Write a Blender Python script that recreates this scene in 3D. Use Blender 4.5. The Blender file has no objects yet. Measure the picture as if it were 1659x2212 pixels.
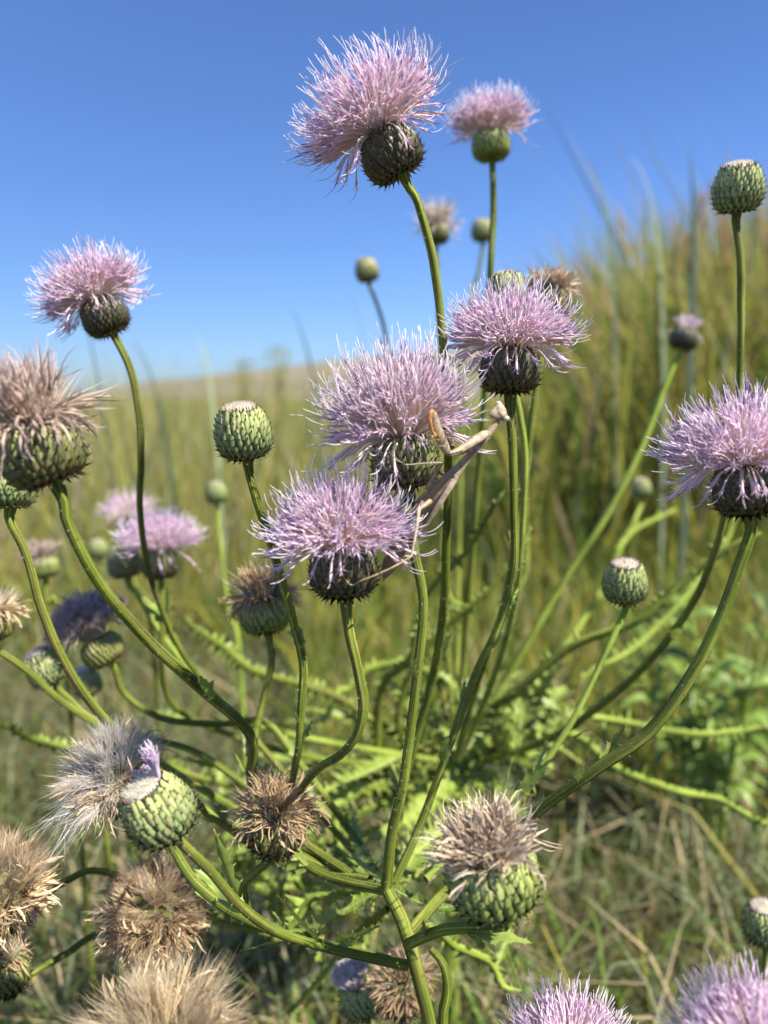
import bpy, math, random
import numpy as np
from mathutils import Matrix, Vector, Quaternion

scene = bpy.context.scene
col = scene.collection
R_ = math.radians

# ------------------------------------------------------------------ camera
CAM_H = 0.62
PITCH = R_(8.2)
LENS = 27.2
cam_d = bpy.data.cameras.new('camera')
cam = bpy.data.objects.new('camera', cam_d)
col.objects.link(cam)
cam.location = (0, 0, CAM_H)
cam.rotation_euler = (R_(90) - PITCH, 0, 0)
cam_d.sensor_fit = 'VERTICAL'
cam_d.sensor_height = 36
cam_d.sensor_width = 27
cam_d.lens = LENS
cam_d.clip_start = 0.01
cam_d.clip_end = 3000
cam_d.dof.use_dof = True
cam_d.dof.focus_distance = 0.315
cam_d.dof.aperture_fstop = 5.4
scene.camera = cam

# ------------------------------------------------------------------ sky and sun
SUN_EL, SUN_AZ = R_(50), R_(122)          # azimuth clockwise from +Y (the view direction)
world = bpy.data.worlds.new('World')
scene.world = world
world.use_nodes = True
wn = world.node_tree
sky = wn.nodes.new('ShaderNodeTexSky')
sky.sky_type = 'NISHITA'
sky.sun_disc = False
sky.sun_elevation = SUN_EL
sky.sun_rotation = -SUN_AZ
sky.altitude = 300
sky.air_density = 1.0
sky.dust_density = 0.6
sky.ozone_density = 5.0
bg = wn.nodes['Background']
bg.inputs['Strength'].default_value = 0.061
wb_ = wn.nodes.new('ShaderNodeMix'); wb_.data_type = 'RGBA'; wb_.blend_type = 'MULTIPLY'   # camera white balance, whole sky alike
wb_.inputs[0].default_value = 1.0
wb_.inputs[7].default_value = (0.82, 1.00, 1.36, 1)
wn.links.new(sky.outputs[0], wb_.inputs[6])
wn.links.new(wb_.outputs[2], bg.inputs[0])
sun_d = bpy.data.lights.new('sun', 'SUN')
sun_d.energy = 5.0
sun_d.angle = R_(0.5)
sun_d.color = (1.0, 0.94, 0.82)
sun = bpy.data.objects.new('sun', sun_d)
col.objects.link(sun)
sun_dir = Vector((math.sin(SUN_AZ) * math.cos(SUN_EL), math.cos(SUN_AZ) * math.cos(SUN_EL), math.sin(SUN_EL)))
sun.rotation_euler = (-sun_dir).to_track_quat('-Z', 'Y').to_euler()
sun.location = sun_dir * 20

scene.view_settings.view_transform = 'Standard'
scene.view_settings.look = 'None'
scene.view_settings.exposure = 1.1
scene.view_settings.gamma = 1.0
scene.cycles.use_denoising = True
scene.cycles.max_bounces = 8
scene.cycles.transparent_max_bounces = 4
scene.cycles.sample_clamp_indirect = 6.0

# ------------------------------------------------------------------ geometry helpers
FPX = 1671.2                               # focal length in the 1659 x 2212 measuring grid
FW = np.array((0, math.cos(PITCH), -math.sin(PITCH)))
UP = np.array((0, math.sin(PITCH), math.cos(PITCH)))
RT = np.array((1.0, 0, 0))
CP = np.array((0, 0, CAM_H))


def P(x, y, d):
    return CP + d * (FW + RT * ((x - 829.5) / FPX) + UP * ((1106 - y) / FPX))


def MZ(x, y, d):
    return P((900 + x / 4.0975) / 1.1573, (960 + y / 4.0975) / 1.1573, d)


def nrm(v):
    v = np.asarray(v, float)
    return v / max(np.linalg.norm(v), 1e-12)


class MB:
    """collects vertices, triangles, vertex colours and a 3-channel st attribute"""
    def __init__(self):
        self.v, self.f, self.c, self.s, self.n = [], [], [], [], 0

    def add(self, V, F, C=None, S=None):
        V = np.asarray(V, float)
        k = len(V)
        self.v.append(V)
        self.f.append(np.asarray(F, int) + self.n)
        C = np.ones((k, 3)) if C is None else np.asarray(C, float)
        if C.ndim == 1:
            C = np.tile(C, (k, 1))
        self.c.append(C)
        self.s.append(np.zeros((k, 3)) if S is None else np.asarray(S, float))
        self.n += k
        return self

    def mesh(self, name, mat, smooth=True, offset=None):
        V = np.concatenate(self.v); F = np.concatenate(self.f)
        C = np.concatenate(self.c); S = np.concatenate(self.s)
        if offset is not None:
            V = V - np.asarray(offset)
        me = bpy.data.meshes.new(name)
        me.vertices.add(len(V)); me.vertices.foreach_set('co', V.astype(np.float32).ravel())
        nf = len(F)
        me.loops.add(nf * 3); me.polygons.add(nf)
        me.loops.foreach_set('vertex_index', F.astype(np.int32).ravel())
        me.polygons.foreach_set('loop_start', np.arange(0, nf * 3, 3, dtype=np.int32))
        try:
            me.polygons.foreach_set('loop_total', np.full(nf, 3, dtype=np.int32))
        except Exception:
            pass
        me.polygons.foreach_set('use_smooth', np.full(nf, smooth, dtype=bool))
        a = me.attributes.new('Col', 'FLOAT_COLOR', 'POINT')
        a.data.foreach_set('color', np.c_[C, np.ones(len(C))].astype(np.float32).ravel())
        a = me.attributes.new('st', 'FLOAT_VECTOR', 'POINT')
        a.data.foreach_set('vector', S.astype(np.float32).ravel())
        me.update(calc_edges=True)
        me.materials.append(mat)
        return me


def grid_faces(nu, nv):
    """triangles of a nu x nv vertex grid"""
    i, j = np.meshgrid(np.arange(nu - 1), np.arange(nv - 1), indexing='ij')
    a = (i * nv + j).ravel(); b = a + 1; c = a + nv; d = c + 1
    return np.concatenate([np.c_[a, c, d], np.c_[a, d, b]])


def frames(pts):
    pts = np.asarray(pts, float)
    t = np.gradient(pts, axis=0)
    t /= np.maximum(np.linalg.norm(t, axis=1, keepdims=True), 1e-12)
    ref = np.array((0, 0, 1.0)) if abs(t[0][2]) < 0.9 else np.array((1.0, 0, 0))
    n = nrm(np.cross(np.cross(t[0], ref), t[0]))
    N = [n]
    for k in range(1, len(pts)):
        n = n - t[k] * np.dot(n, t[k])
        n = nrm(n)
        N.append(n)
    N = np.array(N)
    return t, N, np.cross(t, N)


def tube(pts, rad, sides=8, ridge=0.0, nridge=8, close=True, aspect=None):
    """swept tube; returns V, F, S with S = (around 0..1, metres along, 0)"""
    pts = np.asarray(pts, float); rad = np.asarray(rad, float) * np.ones(len(pts))
    t, N, B = frames(pts)
    a = np.linspace(0, 2 * np.pi, sides + 1)
    rr = 1 + ridge * np.cos(a * nridge)
    ax = np.ones((len(pts), 2)) if aspect is None else np.asarray(aspect, float) * np.ones((len(pts), 2))
    V = pts[:, None, :] + rad[:, None, None] * (N[:, None, :] * (np.cos(a) * rr)[None, :, None] * ax[:, None, :1] + B[:, None, :] * (np.sin(a) * rr)[None, :, None] * ax[:, None, 1:])
    L = np.r_[0, np.cumsum(np.linalg.norm(np.diff(pts, axis=0), axis=1))]
    S = np.zeros((len(pts), sides + 1, 3)); S[:, :, 0] = a / (2 * np.pi); S[:, :, 1] = L[:, None]
    return V.reshape(-1, 3), grid_faces(len(pts), sides + 1), S.reshape(-1, 3)


def spline(ctrl, step=0.004):
    """Catmull-Rom through rows of any width; columns 0..2 are the position"""
    c = np.asarray(ctrl, float)
    if len(c) == 2:
        c = np.array([c[0], (c[0] + c[1]) / 2, c[1]])
    c = np.vstack([2 * c[0] - c[1], c, 2 * c[-1] - c[-2]])
    out = []
    for k in range(1, len(c) - 2):
        p0, p1, p2, p3 = c[k - 1:k + 3]
        n = int(np.clip(np.linalg.norm(p2[:3] - p1[:3]) / step, 3, 40))
        u = np.linspace(0, 1, n, endpoint=False)[:, None]
        out.append(0.5 * (2 * p1 + (p2 - p0) * u + (2 * p0 - 5 * p1 + 4 * p2 - p3) * u ** 2 + (3 * p1 - p0 - 3 * p2 + p3) * u ** 3))
    out.append(c[-2:-1])
    return np.vstack(out)


def link(name, me, parent=None, M=None):
    o = bpy.data.objects.new(name, me)
    col.objects.link(o)
    if parent is not None:
        o.parent = parent
    if M is not None:
        o.matrix_basis = M
    return o


def tag(o, label=None, cat=None, group=None, kind=None):
    if label: o['label'] = label
    if cat: o['category'] = cat
    if group: o['group'] = group
    if kind: o['kind'] = kind
    return o


def empty(name, loc, label, cat, group=None):
    o = link(name, None)
    o.empty_display_size = 0.01
    o.location = loc
    return tag(o, label, cat, group)


# ------------------------------------------------------------------ materials
def new_mat(name):
    m = bpy.data.materials.new(name)
    m.use_nodes = True
    nt = m.node_tree
    b = nt.nodes['Principled BSDF']
    return m, nt, b


def node(nt, kind, **kw):
    n = nt.nodes.new(kind)
    for k, v in kw.items():
        setattr(n, k, v)
    return n


def attr(nt, name):
    return node(nt, 'ShaderNodeAttribute', attribute_name=name)


def ramp(nt, fac, stops):
    r = node(nt, 'ShaderNodeValToRGB')
    e = r.color_ramp.elements
    while len(e) < len(stops):
        e.new(0.5)
    for k, (p, c) in enumerate(stops):
        e[k].position = p
        e[k].color = (*c, 1) if len(c) == 3 else c
    nt.links.new(fac, r.inputs[0])
    return r.outputs[0]


def mixc(nt, fac, a, b, mode='MIX'):
    n = node(nt, 'ShaderNodeMix', data_type='RGBA', blend_type=mode)
    for sock, val in ((n.inputs[0], fac), (n.inputs[6], a), (n.inputs[7], b)):
        if isinstance(val, (int, float)):
            sock.default_value = val
        elif isinstance(val, tuple):
            sock.default_value = (*val, 1)
        else:
            nt.links.new(val, sock)
    return n.outputs[2]


def math_n(nt, op, a, b=None):
    n = node(nt, 'ShaderNodeMath', operation=op)
    for k, v in enumerate((a, b)):
        if v is None: continue
        if isinstance(v, (int, float)): n.inputs[k].default_value = v
        else: nt.links.new(v, n.inputs[k])
    return n.outputs[0]


def noise(nt, scale, detail=3, vec=None, rough=0.55):
    n = node(nt, 'ShaderNodeTexNoise')
    n.inputs['Scale'].default_value = scale
    n.inputs['Detail'].default_value = detail
    n.inputs['Roughness'].default_value = rough
    if vec is None:
        tc = node(nt, 'ShaderNodeTexCoord')
        vec = tc.outputs['Object']
    nt.links.new(vec, n.inputs['Vector'])
    return n.outputs['Fac']


def bump(nt, b, height, strength, dist):
    n = node(nt, 'ShaderNodeBump')
    n.inputs['Strength'].default_value = strength
    n.inputs['Distance'].default_value = dist
    nt.links.new(height, n.inputs['Height'])
    nt.links.new(n.outputs[0], b.inputs['Normal'])


def translucent(nt, b, colour, amount):
    tr = node(nt, 'ShaderNodeBsdfTranslucent')
    nt.links.new(colour, tr.inputs[0])
    mx = node(nt, 'ShaderNodeMixShader')
    mx.inputs[0].default_value = amount
    nt.links.new(b.outputs[0], mx.inputs[1]); nt.links.new(tr.outputs[0], mx.inputs[2])
    nt.links.new(mx.outputs[0], nt.nodes['Material Output'].inputs[0])


def mat_col(name, rough=0.6, trans=0.0, spec=0.3, nscale=0, namt=0.0):
    """vertex-coloured plant material"""
    m, nt, b = new_mat(name)
    c = attr(nt, 'Col').outputs['Color']
    if nscale:
        f = noise(nt, nscale, 3)
        c = mixc(nt, 1.0, c, ramp(nt, f, [(0.3, (1 - namt,) * 3), (0.7, (1 + namt,) * 3)]), 'MULTIPLY')
    nt.links.new(c, b.inputs['Base Color'])
    b.inputs['Roughness'].default_value = rough
    b.inputs['Specular IOR Level'].default_value = spec
    if trans:
        translucent(nt, b, c, trans)
    return m


M_FLORET = mat_col('floret_petal', 0.55, 0.32, 0.25)
M_DRY = mat_col('withered_floret', 0.6, 0.2, 0.3)
M_HAIR = mat_col('pappus_hair', 0.4, 0.45, 0.5)
M_GRASS = mat_col('grass_blade', 0.5, 0.42, 0.3)
M_LEAF = mat_col('green_leaf', 0.42, 0.25, 0.45, 220, 0.25)


def mat_stem(name, lo, mid, hi, streak, streak_at=0.62):
    m, nt, b = new_mat(name)
    st = attr(nt, 'st').outputs['Vector']
    sep = node(nt, 'ShaderNodeSeparateXYZ'); nt.links.new(st, sep.inputs[0])
    # stripes that follow the ridges: stretched noise in (around, along)
    cmb = node(nt, 'ShaderNodeCombineXYZ')
    ang = math_n(nt, 'MULTIPLY', sep.outputs[0], 2 * math.pi)
    nt.links.new(math_n(nt, 'COSINE', ang), cmb.inputs[0])
    nt.links.new(math_n(nt, 'SINE', ang), cmb.inputs[1])
    nt.links.new(math_n(nt, 'MULTIPLY', sep.outputs[1], 6.0), cmb.inputs[2])
    oi = node(nt, 'ShaderNodeObjectInfo')
    add = node(nt, 'ShaderNodeVectorMath', operation='ADD')
    nt.links.new(cmb.outputs[0], add.inputs[0])
    sc_ = node(nt, 'ShaderNodeCombineXYZ')
    nt.links.new(math_n(nt, 'MULTIPLY', oi.outputs['Random'], 40.0), sc_.inputs[2])
    nt.links.new(sc_.outputs[0], add.inputs[1])
    f1 = noise(nt, 3.6, 4, add.outputs[0])
    c = ramp(nt, f1, [(0.3, lo), (0.5, mid), (0.68, hi)])
    f2 = noise(nt, 1.3, 3, add.outputs[0])
    c = mixc(nt, ramp(nt, f2, [(streak_at, (0, 0, 0)), (streak_at + 0.1, (0.75,) * 3)]), c, streak)
    f3 = noise(nt, 900, 2)
    c = mixc(nt, ramp(nt, f3, [(0.68, (0, 0, 0)), (0.76, (0.3,) * 3)]), c, (0.40, 0.40, 0.22))
    c = mixc(nt, ramp(nt, noise(nt, 330, 2), [(0.66, (0, 0, 0)), (0.72, (0.55,) * 3)]), c, (0.06, 0.04, 0.02))
    c = mixc(nt, 1.0, c, ramp(nt, noise(nt, 45, 3), [(0.3, (0.72,) * 3), (0.7, (1.3,) * 3)]), 'MULTIPLY')
    nt.links.new(c, b.inputs['Base Color'])
    b.inputs['Roughness'].default_value = 0.68
    b.inputs['Specular IOR Level'].default_value = 0.12
    bump(nt, b, noise(nt, 3.5, 3, add.outputs[0]), 0.5, 0.0006)
    return m


M_STEM = mat_stem('thistle_stem_green', (0.055, 0.082, 0.010), (0.115, 0.148, 0.020), (0.28, 0.30, 0.065), (0.11, 0.06, 0.032), 0.56)
M_STEM_PALE = mat_stem('thistle_stem_pale', (0.12, 0.18, 0.022), (0.21, 0.28, 0.042), (0.36, 0.41, 0.10), (0.18, 0.14, 0.05), 0.63)


def mat_bract(name, low, mid, up, tip, end, ridge_c, ridge_amt, up_shift):
    """st = (ridge 0..1, along the bract 0..1, height on the head 0..1)"""
    m, nt, b = new_mat(name)
    st = attr(nt, 'st').outputs['Vector']
    sep = node(nt, 'ShaderNodeSeparateXYZ'); nt.links.new(st, sep.inputs[0])
    oi = node(nt, 'ShaderNodeObjectInfo')
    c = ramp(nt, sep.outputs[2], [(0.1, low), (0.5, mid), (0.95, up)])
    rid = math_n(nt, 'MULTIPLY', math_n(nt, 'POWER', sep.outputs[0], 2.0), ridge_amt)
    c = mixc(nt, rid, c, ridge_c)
    f = noise(nt, 700, 3)
    c = mixc(nt, 1.0, c, ramp(nt, f, [(0.3, (0.8,) * 3), (0.7, (1.2,) * 3)]), 'MULTIPLY')
    rnd = math_n(nt, 'ADD', math_n(nt, 'MULTIPLY', oi.outputs['Random'], 0.5), 0.75)
    c = mixc(nt, 1.0, c, rnd, 'MULTIPLY')
    c = mixc(nt, ramp(nt, oi.outputs['Random'], [(0.84, (0, 0, 0)), (0.88, (0.45,) * 3)]), c, (0.16, 0.10, 0.045))
    c = mixc(nt, ramp(nt, sep.outputs[1], [(up_shift, (0, 0, 0)), (up_shift + 0.1, (1, 1, 1))]), c, tip)
    c = mixc(nt, ramp(nt, sep.outputs[1], [(0.93, (0, 0, 0)), (0.99, (1, 1, 1))]), c, end)
    nt.links.new(c, b.inputs['Base Color'])
    b.inputs['Roughness'].default_value = 0.42
    b.inputs['Specular IOR Level'].default_value = 0.4
    return m


M_BR = {
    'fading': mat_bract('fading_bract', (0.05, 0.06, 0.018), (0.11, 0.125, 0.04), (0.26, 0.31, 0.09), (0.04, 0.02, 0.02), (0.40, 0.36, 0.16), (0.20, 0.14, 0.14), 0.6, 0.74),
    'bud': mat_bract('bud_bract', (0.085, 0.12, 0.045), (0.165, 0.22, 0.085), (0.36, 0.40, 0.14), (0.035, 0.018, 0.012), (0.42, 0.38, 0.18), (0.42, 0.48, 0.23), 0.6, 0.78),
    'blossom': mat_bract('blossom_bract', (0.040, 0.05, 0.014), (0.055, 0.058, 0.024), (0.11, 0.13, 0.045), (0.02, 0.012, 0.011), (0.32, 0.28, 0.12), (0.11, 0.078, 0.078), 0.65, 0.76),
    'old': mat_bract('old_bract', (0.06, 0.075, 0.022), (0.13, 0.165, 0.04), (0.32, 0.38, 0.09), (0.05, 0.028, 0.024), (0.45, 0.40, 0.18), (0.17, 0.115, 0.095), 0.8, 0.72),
    'seed': mat_bract('seed_bract', (0.08, 0.105, 0.022), (0.15, 0.19, 0.045), (0.26, 0.31, 0.08), (0.08, 0.065, 0.025), (0.45, 0.40, 0.18), (0.40, 0.46, 0.18), 0.5, 0.8),
}


def mat_core(name, c1, c2):
    m, nt, b = new_mat(name)
    c = ramp(nt, noise(nt, 260, 3), [(0.3, c1), (0.7, c2)])
    nt.links.new(c, b.inputs['Base Color'])
    b.inputs['Roughness'].default_value = 0.7
    return m


M_CORE = {'fading': mat_core('fading_core', (0.05, 0.06, 0.02), (0.14, 0.16, 0.05)),
          'bud': mat_core('bud_core', (0.05, 0.07, 0.025), (0.10, 0.13, 0.05)),
          'blossom': mat_core('blossom_core', (0.03, 0.035, 0.015), (0.07, 0.07, 0.03)),
          'old': mat_core('old_core', (0.08, 0.09, 0.03), (0.17, 0.20, 0.06)),
          'seed': mat_core('seed_core', (0.09, 0.10, 0.03), (0.18, 0.20, 0.06))}
M_CAP = mat_core('bud_cream_cap', (0.45, 0.39, 0.30), (0.66, 0.60, 0.48))
M_RECEPT = mat_core('dry_receptacle', (0.30, 0.20, 0.10), (0.50, 0.38, 0.22))

# ------------------------------------------------------------------ thistle head: involucre
PROF = {   # (radius, height) in units of the head's radius, stem to rim
    'bud': [(0.26, 0.0), (0.55, 0.03), (0.80, 0.17), (0.95, 0.42), (1.0, 0.75), (0.96, 1.10), (0.85, 1.45), (0.70, 1.75), (0.62, 1.88)],
    'blossom': [(0.25, 0.0), (0.58, 0.02), (0.84, 0.16), (0.97, 0.40), (1.0, 0.68), (0.95, 0.98), (0.84, 1.25), (0.72, 1.45), (0.66, 1.55)],
}
PROF['fading'] = list(PROF['blossom'])
PROF['old'] = [(r, z * 1.0) for r, z in PROF['blossom']]
PROF['seed'] = [(r * (1.0 if z < 0.9 else 1.06), z * 0.88) for r, z in PROF['blossom']]
PCUR = {}
for k_, v_ in PROF.items():
    s_ = spline([(a, 0, b) for a, b in v_], 0.02)[:, [0, 2]]
    L_ = np.r_[0, np.cumsum(np.linalg.norm(np.diff(s_, axis=0), axis=1))]
    PCUR[k_] = (s_, L_)


def prof(style, s):
    c, L = PCUR[style]
    r = np.interp(s, L, c[:, 0]); z = np.interp(s, L, c[:, 1])
    r2 = np.interp(s + 0.02, L, c[:, 0]); z2 = np.interp(s + 0.02, L, c[:, 1])
    r1 = np.interp(s - 0.02, L, c[:, 0]); z1 = np.interp(s - 0.02, L, c[:, 1])
    tr, tz = r2 - r1, z2 - z1
    n = np.sqrt(tr ** 2 + tz ** 2) + 1e-9
    return r, z, tz / n, -tr / n        # position and outward normal (r, z)


CORE_ME, BR_ME = {}, {}
RINGS = {'fading': 9, 'bud': 10, 'blossom': 11, 'old': 9, 'seed': 9}
PER = {'fading': 24, 'bud': 24, 'blossom': 24, 'old': 24, 'seed': 24}


def core_mesh(style):
    if style not in CORE_ME:
        c, L = PCUR[style]
        a = np.linspace(0, 2 * np.pi, 29)
        V = np.stack([c[:, :1] * 0.965 * np.cos(a), c[:, :1] * 0.965 * np.sin(a), np.repeat(c[:, 1:], 29, 1)], -1)
        mb = MB(); mb.add(V.reshape(-1, 3), grid_faces(len(c), 29)[:, ::-1])
        k = 29
        top = V[-1]
        mb.add(np.vstack([top, [[0, 0, top[0, 2] + 0.03]]]), [[i, i + 1, k] for i in range(k - 1)])
        bot = V[0]
        mb.add(np.vstack([bot, [[0, 0, 0]]]), [[i + 1, i, k] for i in range(k - 1)])
        CORE_ME[style] = mb.mesh('involucre', M_CORE[style])
    return CORE_ME[style]


def bract_geo(style, ring, rng):
    """one scale that hugs the head, with a ridge and a spine tip; azimuth 0"""
    Lt = PCUR[style][1][-1]
    n = RINGS[style]
    f = (ring + 0.9) / (n + 0.15)                       # where the tip comes to lie
    s_tip = Lt * (0.13 + 0.90 * f ** 0.93)
    blen = {'fading': 0.36 + 0.26 * f, 'bud': 0.34 + 0.22 * f, 'blossom': 0.32 + 0.24 * f, 'old': 0.34 + 0.26 * f, 'seed': 0.34 + 0.2 * f}[style]
    t = np.array([0, 0.25, 0.5, 0.68, 0.8, 0.88, 0.95, 1.0])
    hw = np.array([0.095, 0.110, 0.112, 0.098, 0.062, 0.030, 0.014, 0.003]) * (0.92 + 0.16 * (1 - f)) * (24 / PER[style])
    lift0 = np.array([0.004, 0.02, 0.036, 0.045, 0.052, 0.062, 0.075, 0.088])
    flare = {'fading': 0.2 - 0.05 * f, 'bud': 0.15 - 0.05 * f, 'blossom': 0.16 - 0.08 * f, 'old': 0.18 - 0.07 * f, 'seed': 0.13 - 0.04 * f}[style]
    flare *= 0.8 + 0.4 * rng.random()
    low = max(0.0, 1 - f * 3)
    lift = lift0 + flare * np.clip((t - 0.66) / 0.34, 0, 1) ** 1.6 * (1 + 0.4 * low)
    s = s_tip - blen * (1 - t)
    s = np.where(s < 0.02, 0.02, s)
    over = np.maximum(s - Lt, 0)
    r, z, nr, nz = prof(style, np.minimum(s, Lt))
    r = r - over * 0.3; z = z + over * 0.95
    ridge = 0.042 * np.array([0.6, 1, 1, 0.9, 0.7, 0.5, 0.3, 0])
    V, S = [], []
    for k in range(len(t)):
        for e, h in ((-1, lift[k] - 0.03 * (t[k] < 0.85)), (-0.5, lift[k] + ridge[k] * 0.72), (0, lift[k] + ridge[k]), (0.5, lift[k] + ridge[k] * 0.72), (1, lift[k] - 0.03 * (t[k] < 0.85))):
            rr = r[k] + nr[k] * h; zz = z[k] + nz[k] * h
            y = e * hw[k]
            V.append((rr - y * y * 0.4, y, zz)); S.append((1 - abs(e), t[k], f))
    return np.array(V), grid_faces(len(t), 5), np.array(S)


def bract_mesh(style, ring):
    key = (style, ring)
    if key not in BR_ME:
        rng = np.random.default_rng(ring + 77)
        V, F, S = bract_geo(style, ring, rng)
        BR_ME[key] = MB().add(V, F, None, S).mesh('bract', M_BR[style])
    return BR_ME[key]


def rotz(a):
    c, s = math.cos(a), math.sin(a)
    return np.array(((c, -s, 0), (s, c, 0), (0, 0, 1.0)))


ALL_BR = {}


def involucre(thing, Mh, R, style, split, rng, base):
    """core + scales; Mh: head frame (4x4, world), R: radius"""
    Ml = Matrix.Translation(-Vector(base)) @ Mh @ Matrix.Diagonal((R, R, R, 1))
    core = link('involucre', core_mesh(style), thing, Ml)
    n, per = RINGS[style], PER[style]
    if not split and style in ALL_BR:
        b = link('bracts', ALL_BR[style], core, Matrix.Rotation(rng.random() * 6, 4, 'Z'))
        tag(b, kind='stuff')
        return core
    mb = MB()
    for ring in range(n):
        k = per if ring > 1 else per - 4
        for j in range(k):
            a = 2 * math.pi * (j + 0.5 * (ring % 2)) / k + ring * 0.075 + rng.normal(0, 0.022)
            if split:
                q = 1 + rng.normal(0, 0.018)
                M = Matrix.Rotation(a, 4, 'Z') @ Matrix.Diagonal((q, q * (1 + rng.normal(0, 0.13)), 1 + rng.normal(0, 0.022), 1)) @ Matrix.Rotation(rng.normal(0, 0.03), 4, 'X')
                link('bract', bract_mesh(style, ring), core, M)
            else:
                V, F, S = bract_geo(style, ring, rng)
                mb.add(V @ rotz(a).T, F, None, S)
    if not split:
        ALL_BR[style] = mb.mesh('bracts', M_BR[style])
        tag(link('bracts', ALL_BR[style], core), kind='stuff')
    return core


# ------------------------------------------------------------------ strands
def strand(rng, q, L, th0, th1, th2, n, z0, wob=0.08, bend_at=0.75, r0s=0.62):
    """curve in the head frame (R = 1), azimuth 0: leaves the disc at radius q*r0s, leans th0 -> th1, then th2 at the end"""
    s = np.linspace(0, 1, n)
    th = np.where(s < bend_at, th0 + (th1 - th0) * np.clip(s / bend_at * 1.25, 0, 1) ** 0.9, th1 + (th2 - th1) * np.clip((s - bend_at) / (1 - bend_at), 0, 1))
    side = np.cumsum(rng.normal(0, wob, n))
    ds = L / (n - 1)
    d = np.stack([np.sin(th) * np.cos(side), np.sin(side), np.cos(th) * np.cos(side)], -1)
    p = np.vstack([[0, 0, 0], np.cumsum((d[1:] + d[:-1]) / 2 * ds, 0)])
    return p + np.array((q * r0s, 0, z0 + 0.10 * (1 - q * q)))


def ribbon(pts, w, fold=0.4, rng=None, twist=0.0):
    t, N, B = frames(pts)
    n = len(pts)
    ph = np.linspace(0, twist, n) + (rng.random() * 6.28 if rng is not None else 0)
    A = N * np.cos(ph)[:, None] + B * np.sin(ph)[:, None]
    C = np.cross(t, A)
    w = np.asarray(w) * np.ones(n)
    V = np.stack([pts - A * w[:, None], pts + C * (w * fold)[:, None], pts + A * w[:, None]], 1)
    return V.reshape(-1, 3), grid_faces(n, 3)


PALE = {'c0': (0.91, 0.78, 0.72), 'c1': (0.91, 0.74, 0.82), 'lobe': (0.87, 0.67, 0.82), 'anther': (0.34, 0.17, 0.44), 'style': (0.95, 0.92, 0.94)}
SPENT = {'c0': (0.80, 0.68, 0.56), 'c1': (0.83, 0.69, 0.72), 'lobe': (0.78, 0.62, 0.73), 'anther': (0.30, 0.16, 0.34), 'style': (0.90, 0.85, 0.87)}
DUSK = {'c0': (0.76, 0.66, 0.52), 'c1': (0.68, 0.57, 0.50), 'lobe': (0.56, 0.45, 0.44), 'anther': (0.34, 0.24, 0.30), 'style': (0.60, 0.52, 0.52)}


def floret(mb, rng, q, az, pal, Lc=1.7, Ls=0.62, th_max=1.75, z0=1.5, thick=1.0, tight=1.0, droop=False):
    th1 = (0.05 + th_max * q ** 0.95) + rng.normal(0, 0.13)
    if droop:
        th1 = 1.85 + 0.75 * rng.random()
    th0 = 0.55 * th1 * tight
    Lc = Lc * (1 + rng.normal(0, 0.08)); Ls = Ls * (0.8 + 0.7 * rng.random())
    L = Lc + Ls
    up = -(0.3 + 1.15 * rng.random()) * min(1.0, th1) + rng.normal(0, 0.3)
    n = 13
    pts = strand(rng, q, L, th0, th1, th1 + up, n, z0, 0.045, Lc / L * 0.97)
    pts = pts @ rotz(az).T
    s = np.linspace(0, L, n)
    v = 0.82 + 0.32 * rng.random()
    c0, c1, lo, an, sty = (np.array(pal[k]) * v for k in ('c0', 'c1', 'lobe', 'anther', 'style'))
    # corolla tube
    m = 7
    sc = np.linspace(0, Lc, m)
    pc = np.stack([np.interp(sc, s, pts[:, k]) for k in range(3)], -1)
    rad = thick * np.array([0.022, 0.022, 0.024, 0.030, 0.044, 0.050, 0.034])
    V, F, _ = tube(pc, rad, 4)
    f = np.clip(np.linspace(-0.15, 1.1, m), 0, 1)[:, None]
    C = np.repeat(c0 * (1 - f) + c1 * f, 5, 0)
    mb.add(V, F, C)
    # lobes
    t, N, B = frames(pc)
    o = pc[5]; tt = nrm(pc[6] - pc[5])
    ll = Lc * (0.20 + 0.05 * rng.random())
    ph = rng.random() * 6
    for k in range(5):
        a = ph + k * 2 * math.pi / 5
        d = N[5] * math.cos(a) + B[5] * math.sin(a); e = -N[5] * math.sin(a) + B[5] * math.cos(a)
        b0 = o + d * 0.04 * thick
        p1 = b0 + tt * ll * 0.55 + d * ll * 0.10
        p2 = b0 + tt * ll * (0.85 + 0.2 * rng.random()) + d * ll * (0.30 + 0.35 * rng.random())
        w = 0.027 * thick
        mb.add([b0 - e * w, b0 + e * w, p1 - e * w * 0.9, p1 + e * w * 0.9, p2], [[0, 1, 3], [0, 3, 2], [2, 3, 4]], np.array([c1, c1, lo, lo, lo * 0.9]))
    # anther column, then the long pale style
    sa = np.array([0.84, 0.95, 1.05, 1.12]) * Lc
    pa = np.stack([np.interp(np.minimum(sa, L), s, pts[:, k]) for k in range(3)], -1)
    V, F, _ = tube(pa, thick * np.array([0.026, 0.028, 0.022, 0.010]), 4)
    mb.add(V, F, an if rng.random() < 0.75 else lo)
    ss = np.linspace(1.08 * Lc, L, 5)
    ps = np.stack([np.interp(ss, s, pts[:, k]) for k in range(3)], -1)
    V, F, _ = tube(ps, thick * np.array([0.019, 0.021, 0.020, 0.021, 0.010]), 3)
    f = np.linspace(0, 1, 5)[:, None]
    mb.add(V, F, np.repeat(lo * (1 - f) * 0.9 + sty * (0.1 + 0.9 * f), 4, 0))


OUTER, OUTER_V = [], []
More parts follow.
